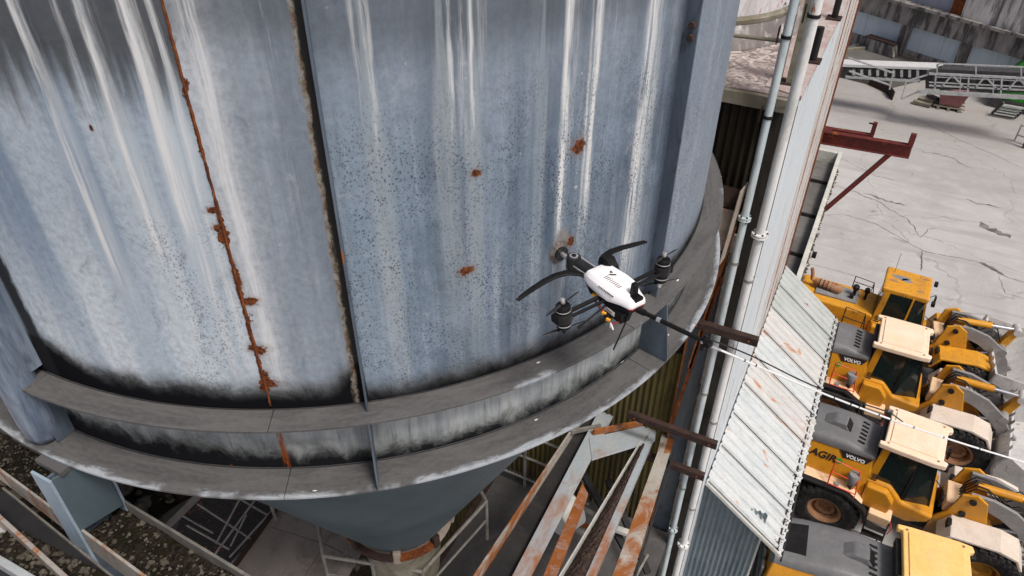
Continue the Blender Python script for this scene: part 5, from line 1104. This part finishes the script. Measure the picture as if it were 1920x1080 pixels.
        for (x, y) in ((rl0+.18,-rw+.1),(rl1-.18,-rw+.1),(rl0+.18,rw-.1),(rl1-.18,rw-.1)): P(MB().cyl((x,y,zt2+.14),(x,y,zt2+.158),.03,n=8), 'roof_bolt', M_rim, rf)
        P(MB().box((rl0+.06,0,zt2-.10), (.10,2*rw-.5,.18)), 'rear_duct', M_black, cab)
    else:
        rf = P(MB().prism([(.60,-.62,zt2-.06),(1.88,-.60,zt2-.06),(1.88,.60,zt2-.06),(.60,.62,zt2-.06)], (0,0,0), (0,0,.2)), 'roof', M_yelo, cab, bev=.06, seg=3)
        for (xx, yy, rr, mm) in ((1.05,.15,.16,M_arm),(1.18,.05,.10,M_arm),(.86,-.12,.10,M_rim),(1.62,-.35,.07,M_rim),(1.7,.4,.06,M_rim)):
            P(MB().prism([(xx+rr*1.7*math.cos(t*.785)*random.uniform(.6,1.2), yy+rr*math.sin(t*.785)*random.uniform(.5,1.1), zt2+.138) for t in range(8)], (0,0,0), (0,0,.005)), 'worn_patch', mm, rf)
        P(MB().cyl((.82,.35,zt2),(.80,.38,zt2+.8),.006,n=5), 'aerial', M_black, rf)
    # work lamps and mirrors
    for s in (-1, 1):
        P(MB().box((rl1+.03, s*.55, zt2-.02), (.10,.16,.12)), 'work_lamp', M_black, cab, bev=.015)
        P(MB().tube([(1.95,s*.5,2.5),(2.15,s*.75,2.5),(2.18,s*.78,2.35)], .012, 6).box((2.18,s*.80,2.25), (.05,.16,.28)), 'mirror', M_black, cab)
    # articulated front frame ------------------------------------------
    before = set(L_.children)-fw_set
    P(MB().box2((1.9,-.30,.6), (2.55,.30,1.1)), 'hinge_block', M_black, bev=.04)
    for s in (-1, 1):
        P(MB().prism([(2.20,s*.40,.65),(3.5,s*.40,.60),(3.85,s*.40,1.0),(3.30,s*.40,1.55),(3.10,s*.40,2.25),(2.85,s*.40,2.42),(2.55,s*.40,2.30),(2.42,s*.40,1.6),(2.20,s*.40,1.25)], (0,0,0), (0,s*.07,0)), 'tower_plate', Y_, bev=.015)
        for (x, z) in ((2.80,2.22),(2.72,1.75),(3.05,1.5)): P(MB().cyl((x,s*.46,z),(x,s*.53,z),.075,n=14), 'pivot_pin', M_black, smooth=40)
        P(MB().prism([(2.55,s*.48,1.62),(3.55,s*.48,1.70),(3.95,s*.48,1.60),(4.12,s*.48,1.30),(4.05,s*.48,1.28),(3.90,s*.48,1.53),(3.50,s*.48,1.62),(2.62,s*.48,1.55),(2.40,s*.48,1.2),(2.34,s*.48,1.22)], (0,0,0), (0,s*.68,0)), 'front_mudguard', M_pale if new else Y_, bev=.02)
        P(MB().box((2.55,s*.72,1.52), (.16,.24,.2)), 'head_lamp', M_black, bev=.02)
        # lift arm: broad curved plate
        top = [(2.72,2.34),(3.2,2.36),(3.7,2.22),(4.15,1.90),(4.45,1.48),(4.60,1.0),(4.68,.55)]
        bot = [(4.48,.45),(4.36,.92),(4.16,1.34),(3.86,1.64),(3.5,1.86),(3.15,1.98),(2.75,2.06)]
        P(MB().prism([(x,s*.30,z) for x, z in top+bot], (0,0,0), (0,s*.09,0)), 'lift_arm', M_arm, bev=.015)
        # lift cylinder
        P(MB().cyl((2.6,s*.34,1.15),(3.45,s*.34,1.45),.09,n=14), 'lift_cylinder', Y_, smooth=40); P(MB().cyl((3.45,s*.34,1.45),(4.1,s*.34,1.70),.05,n=12), 'piston_rod', M_chrome, smooth=40)
    P(MB().box2((2.5,-.39,.9), (3.2,.39,1.5)), 'front_chassis', Y_, bev=.04)
    P(MB().cyl((4.2,-.40,1.75),(4.2,.40,1.75),.12,n=16), 'cross_tube', M_arm, smooth=40)
    P(MB().box2((2.35,-.36,1.5), (2.7,.36,1.85)), 'valve_block', M_dustlit, bev=.03)
    # tilt linkage
    P(MB().cyl((2.85,0,2.30),(3.75,0,2.36),.10,n=16), 'tilt_cylinder', Y_, smooth=40); P(MB().cyl((3.75,0,2.36),(4.35,0,2.40),.055,n=12), 'piston_rod', M_chrome, smooth=40)
    P(MB().prism([(4.05,-.12,1.70),(4.30,-.12,1.70),(4.50,-.12,2.42),(4.30,-.12,2.46)], (0,0,0), (0,.24,0)), 'bell_crank', Y_, bev=.03); P(MB().cyl((4.40,-.18,2.40),(4.40,.18,2.40),.11,n=16), 'crank_pin', M_steel, smooth=40)
    P(MB().bar((4.18,0,1.45),(4.75,0,.95),.12,.10), 'tilt_link', M_arm, bev=.015)
    for k in range(5):
        y = -.20+k*.09; P(MB().tube([(2.62,y,1.85),(2.66,y,2.15),(2.80,y+.02,2.36+.03*(k % 3)),(3.05,y+.02,2.38),(3.3,y,2.22),(3.5,y,2.05)], .017, 6), 'hose', M_black, smooth=60)
    for k in range(3):
        y = -.20+k*.20; P(MB().tube([(3.5,y,2.1),(3.7,y,2.28+.04*k),(3.95,y+.04,2.24),(4.1,y,1.95)], .016, 6), 'hose', M_black, smooth=60)
    # bucket
    bk = bpy.data.objects.new('bucket', None); SC.collection.objects.link(bk); bk.parent = L_; bk.location = (4.62+bdx,0,.52+bdz); bk.rotation_euler = (0, bucket, 0)
    bw = 1.42
    prof = [(1.25,-.42),(.30,-.40),(.08,-.25),(.0,.0),(.03,.35),(.18,.62),(.42,.80)]
    inn = [(.46,.76),(.24,.58),(.09,.33),(.06,.02),(.13,-.21),(.33,-.34),(1.25,-.38)]
    P(MB().prism([(x,-bw,z) for x, z in prof+inn], (0,0,0), (0,2*bw,0)), 'shell', M_steel, bk, smooth=50)
    for s in (-1, 1): P(MB().prism([(x,s*bw,z) for x, z in prof]+[(1.22,s*bw,-.2)], (0,0,0), (0,-s*.035,0)), 'side_wall', M_steel, bk)
    for k in range(9): P(MB().hexa([(1.15,-bw+.12+k*.32,-.45),(1.36,-bw+.15+k*.32,-.42),(1.36,-bw+.21+k*.32,-.42),(1.15,-bw+.24+k*.32,-.45)], [(1.15,-bw+.12+k*.32,-.36),(1.36,-bw+.15+k*.32,-.40),(1.36,-bw+.21+k*.32,-.40),(1.15,-bw+.24+k*.32,-.36)]), 'tooth', M_steel, bk)
    for k in range(8): P(MB().prism([(.40,-bw+.2+k*.34,.79),(.50,-bw+.2+k*.34,.93),(.22,-bw+.2+k*.34,.66)], (0,0,0), (0,.12,0)), 'spill_guard_rib', M_steel, bk)
    for y in (-.45,-.15,.15,.45): P(MB().prism([(-.22,y,-.2),(.05,y,-.28),(.1,y,.5),(-.12,y,.42),(-.25,y,.1)], (0,-.02,0), (0,.02,0)), 'hitch_plate', M_steel, bk)
    P(MB().cyl((-.12,-.5,.28),(-.12,.5,.28),.08,n=12), 'hitch_pin', M_steel, bk, smooth=40)
    bpy.context.view_layer.update()
    Mx = Matrix.Translation((2.2,0,0))@Matrix.Rotation(art, 4, 'Z')@Matrix.Translation((-2.2,0,0))
    for o in list(L_.children):
        if o not in before: o.matrix_local = Mx@o.matrix_local
    return L_
R_ = math.radians
loader('newer yellow wheel loader with bold black lettering on its side and red handrails', (1.95,15.0,0), R_(-4), True, M_redp, M_roofp, True, True, M_rim, M_rimy, -.2, -.35, bdx=-.15, art=R_(3))
loader('newer yellow wheel loader with pale peach roof, between the lettered loader and the old one', (1.40,18.60,0), R_(0), True, M_redp, M_roofp, False, True, M_rim, M_rim, -.35, -.9, bdx=-.28, bdz=.12, art=R_(-4))
loader('old yellow wheel loader with rusty exhaust muffler and yellow roof, farthest from the camera', (1.36,21.35,0), R_(-2), False, None, None, False, False, M_rimy, M_rimy, -.75, bdx=-.45, bdz=.35, art=R_(7))
loader('wheel loader cut off by the bottom edge, grey hood with grille and yellow roof', (2.52,11.35,0), R_(5), True, M_black, M_roofy, False, False, M_rimy, M_rimy, 0., -.05)
# ================================================================== inspection drone; local x towards the silo wall
DH = math.atan2(.463, -.886)
DZ = 14.0
dr = thing('drone', 'white and black drone pressing a round brush against the silo wall', 'drone', (-.955, 3.185, DZ), DH)
def D(m, name, mat, par=None, smooth=False, bev=0, seg=2): return m.build(name, mat, par or dr, smooth, bev, seg)
def loft(secs, prof):
    m = MB(); Q = []; k = len(prof)
    for x, w_, z0, z1 in secs:
        for a, b in prof: Q.append((x, a*w_, z0+(z1-z0)*b))
    F = [(i*k+j, (i+1)*k+j, (i+1)*k+(j+1) % k, i*k+(j+1) % k) for i in range(len(secs)-1) for j in range(k)]+[tuple(range(k-1,-1,-1)), tuple(range((len(secs)-1)*k, len(secs)*k))]
    return m.add(Q, F)
pr = [(-1,0),(-1,.30),(-.90,.70),(-.70,1),(.70,1),(.90,.70),(1,.30),(1,0)]
shell = D(loft([(.180,.050,.010,.034),(.165,.082,.004,.048),(.11,.102,0,.062),(.0,.110,-.004,.066),(-.06,.106,-.004,.064),(-.13,.072,-.004,.054),(-.18,.060,-.004,.040),(-.195,.046,0,.030)], pr), 'top_shell', M_dwhite, smooth=24, bev=.003)
D(loft([(.17,.06,-.04,.006),(.10,.088,-.055,.0),(-.08,.088,-.055,-.004),(-.18,.052,-.04,-.002)], pr), 'underbody', M_dblk, smooth=40)
D(loft([(-.165,.060,-.012,-.003),(-.18,.056,-.012,-.002),(-.192,.043,-.010,.001)], pr), 'tail_light_strip', M_wred)
# vent slots, logo
for k in range(9): D(MB().box((.045-k*.014,.030,.0662-.0001*k), (.0045,.030,.001), Matrix.Rotation(.0,3,'Z')), 'vent_slot', M_dblk, shell)
for k in range(11): D(MB().box((.02-k*.011,.0985,.0445), (.0035,.008,.008), Matrix.Rotation(-.8,3,'X')), 'side_vent_slot', M_dblk, shell)
lg = MB(); zz = .0668
lg.add([(.075,-.030,zz),(.060,-.012,zz),(.050,-.030,zz)], [(0,1,2)]); lg.add([(.052,.012,zz),(.020,-.026,zz),(.030,-.032,zz),(.050,-.008,zz)], [(0,1,2,3)])
D(lg, 'logo_mark', M_dblk, shell)
# rear antenna box standing on the shell
D(MB().hexa([(-.165,-.022,.03),(-.125,-.022,.03),(-.125,.018,.03),(-.165,.018,.03)], [(-.160,-.018,.125),(-.128,-.018,.125),(-.128,.014,.125),(-.160,.014,.125)]), 'antenna', M_dblk, shell, bev=.008, seg=3)
D(MB().box((-.155,-.002,.040), (.075,.058,.022)), 'antenna_foot', M_dblk, shell, bev=.004)
# side arms with coaxial motor pods
for s in (-1, 1):
    ay = s*.362
    arm = D(MB().cyl((.01,s*.06,-.022),(.01,ay,-.022),.012,n=12).cyl((-.03,s*.06,-.022),(-.03,ay-s*.02,-.022),.0095,n=10), 'arm', M_carb, smooth=40)
    pod = bpy.data.objects.new('motor_pod', None); SC.collection.objects.link(pod); pod.parent = dr; pod.location = (-.005, ay, -.02); pod.rotation_euler = (R_(-4*s), R_(3), 0); pod.scale = (1.33, 1.33, 1.33)
    D(MB().ring((0,0,0),(0,0,1),[(0,.02),(.027,.02),(.031,.026),(.031,.05),(.027,.056),(.014,.058),(.014,.066),(0,.066)],24), 'motor', M_dblk, pod, smooth=35)
    D(MB().ring((0,0,0),(0,0,-1),[(0,.02),(.027,.02),(.031,.026),(.031,.05),(.027,.056),(.014,.058),(.014,.066),(0,.066)],24), 'motor', M_dblk, pod, smooth=35)
    D(MB().cyl((0,0,-.021),(0,0,.021),.036,n=20), 'tilt_housing', M_dgrey, pod, smooth=35, bev=.004); D(MB().box((.0,s*.03,0),(.05,.03,.036)), 'servo', M_dblk, pod, bev=.004)
    for z in (.035, -.036): D(MB().ring((0,0,z),(0,0,1),[(.031,-.002),(.0325,-.002),(.0325,.002),(.031,.002)],24), 'trim_ring', M_alu, pod, smooth=40)
    for sg in (-1, 1):
        D(MB().cyl((0,0,sg*.060),(0,0,sg*.088),.0095,n=14), 'prop_nut', M_alu if s < 0 or sg > 0 else M_dgrey, pod, smooth=35, bev=.002)
        a0 = 1.75 if sg > 0 else 1.35; m = MB()
        for w_ in (0, math.pi):
            a = a0+w_; e = V((math.cos(a), math.sin(a), 0)); t = V((-e.y, e.x, 0)); z = V((0,0,sg*.064)); P = []
            for r_, c_, tw in ((.008,.004,.002),(.03,.006,.003),(.06,.006,.002),(.085,.0045,.001),(.10,.002,.0005)): P += [z+e*r_-t*c_+V((0,0,tw)), z+e*r_+t*c_-V((0,0,tw)), z+e*r_+V((0,0,.0018))]
            F = []
            for i in range(4):
                b = i*3; F += [(b,b+3,b+5,b+2),(b+2,b+5,b+4,b+1),(b+1,b+4,b+3,b)]
            m.add(P, F)
        D(m, 'propeller', M_dgrey, pod, smooth=40)
    # curved guard horn reaching towards the wall
    hz = .01
    H = [(.14,s*.055,hz),(.20,s*.085,hz+.008),(.245,s*.14,hz+.012),(.265,s*.21,hz+.006),(.265,s*.29,hz),(.252,s*.375,hz-.004),(.235-(.012 if s > 0 else 0),s*(.455+(.045 if s > 0 else .01)),hz-.006)]
    m = MB(); P = []; n_ = len(H)
    hw_ = [.016,.020,.024,.023,.021,.019,.013]
    for i, q in enumerate(H):
        d = (V(H[min(i+1,n_-1)])-V(H[max(i-1,0)])).normalized(); sd = V((-d.y, d.x, 0)).normalized(); q = V(q)
        P += [q-sd*hw_[i]-V((0,0,.006)), q+sd*hw_[i]-V((0,0,.006)), q+sd*hw_[i]*.8+V((0,0,.006)), q-sd*hw_[i]*.8+V((0,0,.006))]
    F = [(i*4+j, (i+1)*4+j, (i+1)*4+(j+1) % 4, i*4+(j+1) % 4) for i in range(n_-1) for j in range(4)]+[(3,2,1,0), tuple(range((n_-1)*4, n_*4))]
    hn = D(m.add(P, F), 'guard_horn', M_dblk, smooth=40, bev=.003)
    for k in range(9):
        t = .35+k*.07; i = int(t*(n_-1)); f_ = t*(n_-1)-i; q = V(H[i]).lerp(V(H[i+1]), f_); D(MB().cyl(q+V((0,0,.005)), q+V((0,0,.0072)), .0035, n=8), 'rivet', M_dgrey, hn)
    D(MB().cyl(V(H[-1])+V((.004,s*-.006,.005)), V(H[-1])+V((.004,s*-.006,.0075)), .003, n=8), 'end_screw', M_alu, hn)
    D(MB().box((.17,s*.07,.012), (.012,.035,.022), Matrix.Rotation(s*.9,3,'Z')), 'horn_clamp', M_alu if s > 0 else M_dblk, hn, bev=.002)
    # landing strut
    D(MB().cyl((-.04,s*.07,-.04),(-.03,s*.26,-.125),.006,n=8), 'landing_strut', M_carb, smooth=40); D(MB().cyl((-.033,s*.245,-.118),(-.028,s*.275,-.132),.010,n=10), 'strut_foot', M_dblk, smooth=40)
# shoulder block at the front right
D(loft([(.10,.035,.012,.050),(.14,.045,.012,.080),(.185,.042,.014,.082),(.21,.026,.018,.060)], pr), 'shoulder_block', M_dblk, smooth=40).location = (0,-.085,.006)
# tool arm and brush
BRP = V((-1.372, 3.372, 14.02))
loc = rotz(-DH)@(BRP-V((-.955,3.185,DZ)))
bx_, by_, bz_ = loc
D(MB().tube([(.12,.0,-.012),(.20,by_*.2,-.006),(bx_-.17,by_*.55,.0),(bx_-.10,by_*.8,.012)], .03, 14, [.034,.036,.034,.028]), 'tool_arm', M_dgrey, smooth=40)
D(MB().cyl((.13,.032,-.01),(bx_-.13,by_*.6+.03,0),.008,n=8), 'arm_rod', M_alu, smooth=40)
D(MB().cyl((.15,-.030,.018),(bx_-.12,by_*.6-.026,.030),.006,n=8), 'arm_rod', M_alu, smooth=40)
hd = D(MB().cyl((bx_-.13,by_*.85,-.045),(bx_-.13,by_*.85,.040),.042,n=22), 'gearbox', M_dgrey, smooth=35, bev=.006); D(MB().cyl((bx_-.13,by_*.85,.040),(bx_-.13,by_*.85,.045),.026,n=20), 'gearbox_cap', M_alu, hd, smooth=35); D(MB().cyl((bx_-.13,by_*.85,.045),(bx_-.13,by_*.85,.048),.014,n=16), 'gearbox_lens', M_dblk, hd, smooth=35)
D(MB().cyl((bx_-.095,by_,.0),(bx_-.025,by_,.0),.016,n=14), 'spindle', M_alu, smooth=35)
br = D(MB().cyl((bx_-.032,by_,.0),(bx_-.018,by_,.0),.045,n=24), 'brush_hub', M_dgrey, smooth=35)
m = MB()
for i in range(1100):
    a = random.random()*6.283; r0 = .042*math.sqrt(random.random()); r1 = r0*1.75+random.uniform(-.004,.010); c_, s_ = math.cos(a), math.sin(a)
    p = V((bx_-.019, by_+r0*c_, r0*s_*1.15)); q = V((bx_+.004+random.uniform(-.004,.004), by_+r1*c_, r1*s_*1.15)); t = V((0,-s_,c_))*.0013
    m.add([p-t, p+t, q+t, q-t], [(0,1,2,3)])
tag(D(m, 'bristles', M_bris, br), kind='stuff')
# tail boom, battery, wiring
T0 = V((-.19,.005,-.02)); TE = rotz(-DH)@(V((-.392,2.995,13.985))-V((-.955,3.185,DZ)))
D(MB().cyl(T0, TE, .0125, n=14), 'tail_boom', M_carb, smooth=40); D(MB().cyl(T0-V((.0,0,0)), T0.lerp(TE,.12), .018, n=14), 'boom_socket', M_dblk, smooth=40)
D(MB().ring(T0.lerp(TE,.33), TE-T0, [(.0126,-.012),(.0134,-.012),(.0134,.012),(.0126,.012)], 14), 'boom_sleeve', M_alu, smooth=40)
j = D(MB().cyl(TE-V((0,0,.018)), TE+V((0,0,.030)), .020, n=16).box(TE+V((-.01,0,0)), (.05,.035,.03)), 'hose_joint', M_dblk, smooth=35, bev=.003); D(MB().cyl(TE+V((0,0,.03)), TE+V((0,0,.042)), .009, n=10), 'joint_pin', M_dgrey, j, smooth=35); D(MB().cyl(TE-V((-.01,0,.018)), TE-V((-.012,0,.060)), .011, n=10), 'valve_stub', M_dblk, j, smooth=35)
bt = D(MB().box((-.10,.062,-.075), (.13,.060,.055)), 'battery', M_dblk, bev=.005); D(MB().box((-.075,.0935,-.068), (.075,.002,.026)), 'battery_label', M_white, bt)
for k in range(3): D(MB().box((-.070,.0948,-.060-k*.007), (.055-.01*k,.001,.002)), 'label_line', M_dblk, bt)
for (x, y, z, mm) in ((.055,.094,-.038,M_xt),(.030,.085,-.030,M_xt),(-.055,.115,-.085,M_xt),(-.098,.122,-.098,M_xt)): D(MB().box((x,y,z), (.024,.014,.016), Matrix.Rotation(.4,3,'Z')), 'power_plug', mm, bev=.002)
D(MB().box((-.075,.118,-.092), (.024,.015,.017), Matrix.Rotation(.4,3,'Z')), 'plug_cap', M_dblk, bev=.002)
D(MB().tube([(.045,.097,-.04),(.02,.115,-.062),(-.01,.11,-.062),(-.045,.112,-.08)], .0032, 6), 'power_wire', M_wred, smooth=60)
D(MB().tube([(.02,.09,-.034),(.0,.105,-.055),(-.045,.116,-.082)], .0032, 6), 'power_wire', M_wred, smooth=60)
D(MB().tube([(-.105,.123,-.10),(-.13,.12,-.108),(-.145,.10,-.10),(-.15,.085,-.085)], .003, 6), 'power_wire', M_wred, smooth=60)
D(MB().tube([(.04,.098,-.046),(.01,.112,-.068),(-.045,.114,-.086)], .003, 6), 'power_wire', M_dblk, smooth=60)
for k in range(3): D(MB().tube([(-.12,.122,-.105),(-.125-.008*k,.126,-.122),(-.122-.012*k,.124,-.135)], .004, 6), 'white_lead', M_white, smooth=60)
D(MB().cyl((-.165,.03,-.045),(-.19,.15,-.235),.0045,n=8), 'landing_strut', M_carb, smooth=40); D(MB().cyl((-.165,.03,-.04),(-.172,.055,-.082),.014,n=10), 'strut_socket', M_dblk, smooth=40)
# ------------------------------------------------------------------ silver hose trailing away, with black ties and a thin cable
W0 = V((-.392,2.995,13.975)); W1 = pz(1925,868,12.7); hs = thing('supply_hose', 'long thin silver hose trailing from the drone over the loaders', 'hose', tuple(W0))
hp = lambda o: (setattr(o, 'parent', hs), o)[1]
d = W1-W0; E_ = d*1.5
pts = [E_*t+V((0,0,-.055*math.sin(min(1,t/.667)*math.pi)*0.9)) for t in [i/40 for i in range(41)]]
hp(MB().tube(pts, .0058, 10).build('hose', M_hose, smooth=60)); hp(MB().cyl(pts[0]-d*.01, pts[0].lerp(pts[1],1.), .008, n=12).build('hose_end', M_alu, smooth=40))
for t in (4,5.2,14,16,17,19.5,21,24,28,33):
    i = int(t*40/60); q = pts[i].lerp(pts[i+1], t*40/60-i); hp(MB().ring(q, d, [(.0059,-.004),(.0075,-.004),(.0075,.004),(.0059,.004)], 12).build('tie', M_dblk, smooth=40))
cp = [p+V((0,0,.035+.012*math.sin(i*.55)))+V((.012*math.sin(i*.8),0,0)) for i, p in enumerate(pts[:15])]+[pts[15]+V((0,0,.014))]
hp(MB().tube(cp, .004, 6).build('thin_cable', M_dgrey, smooth=60))
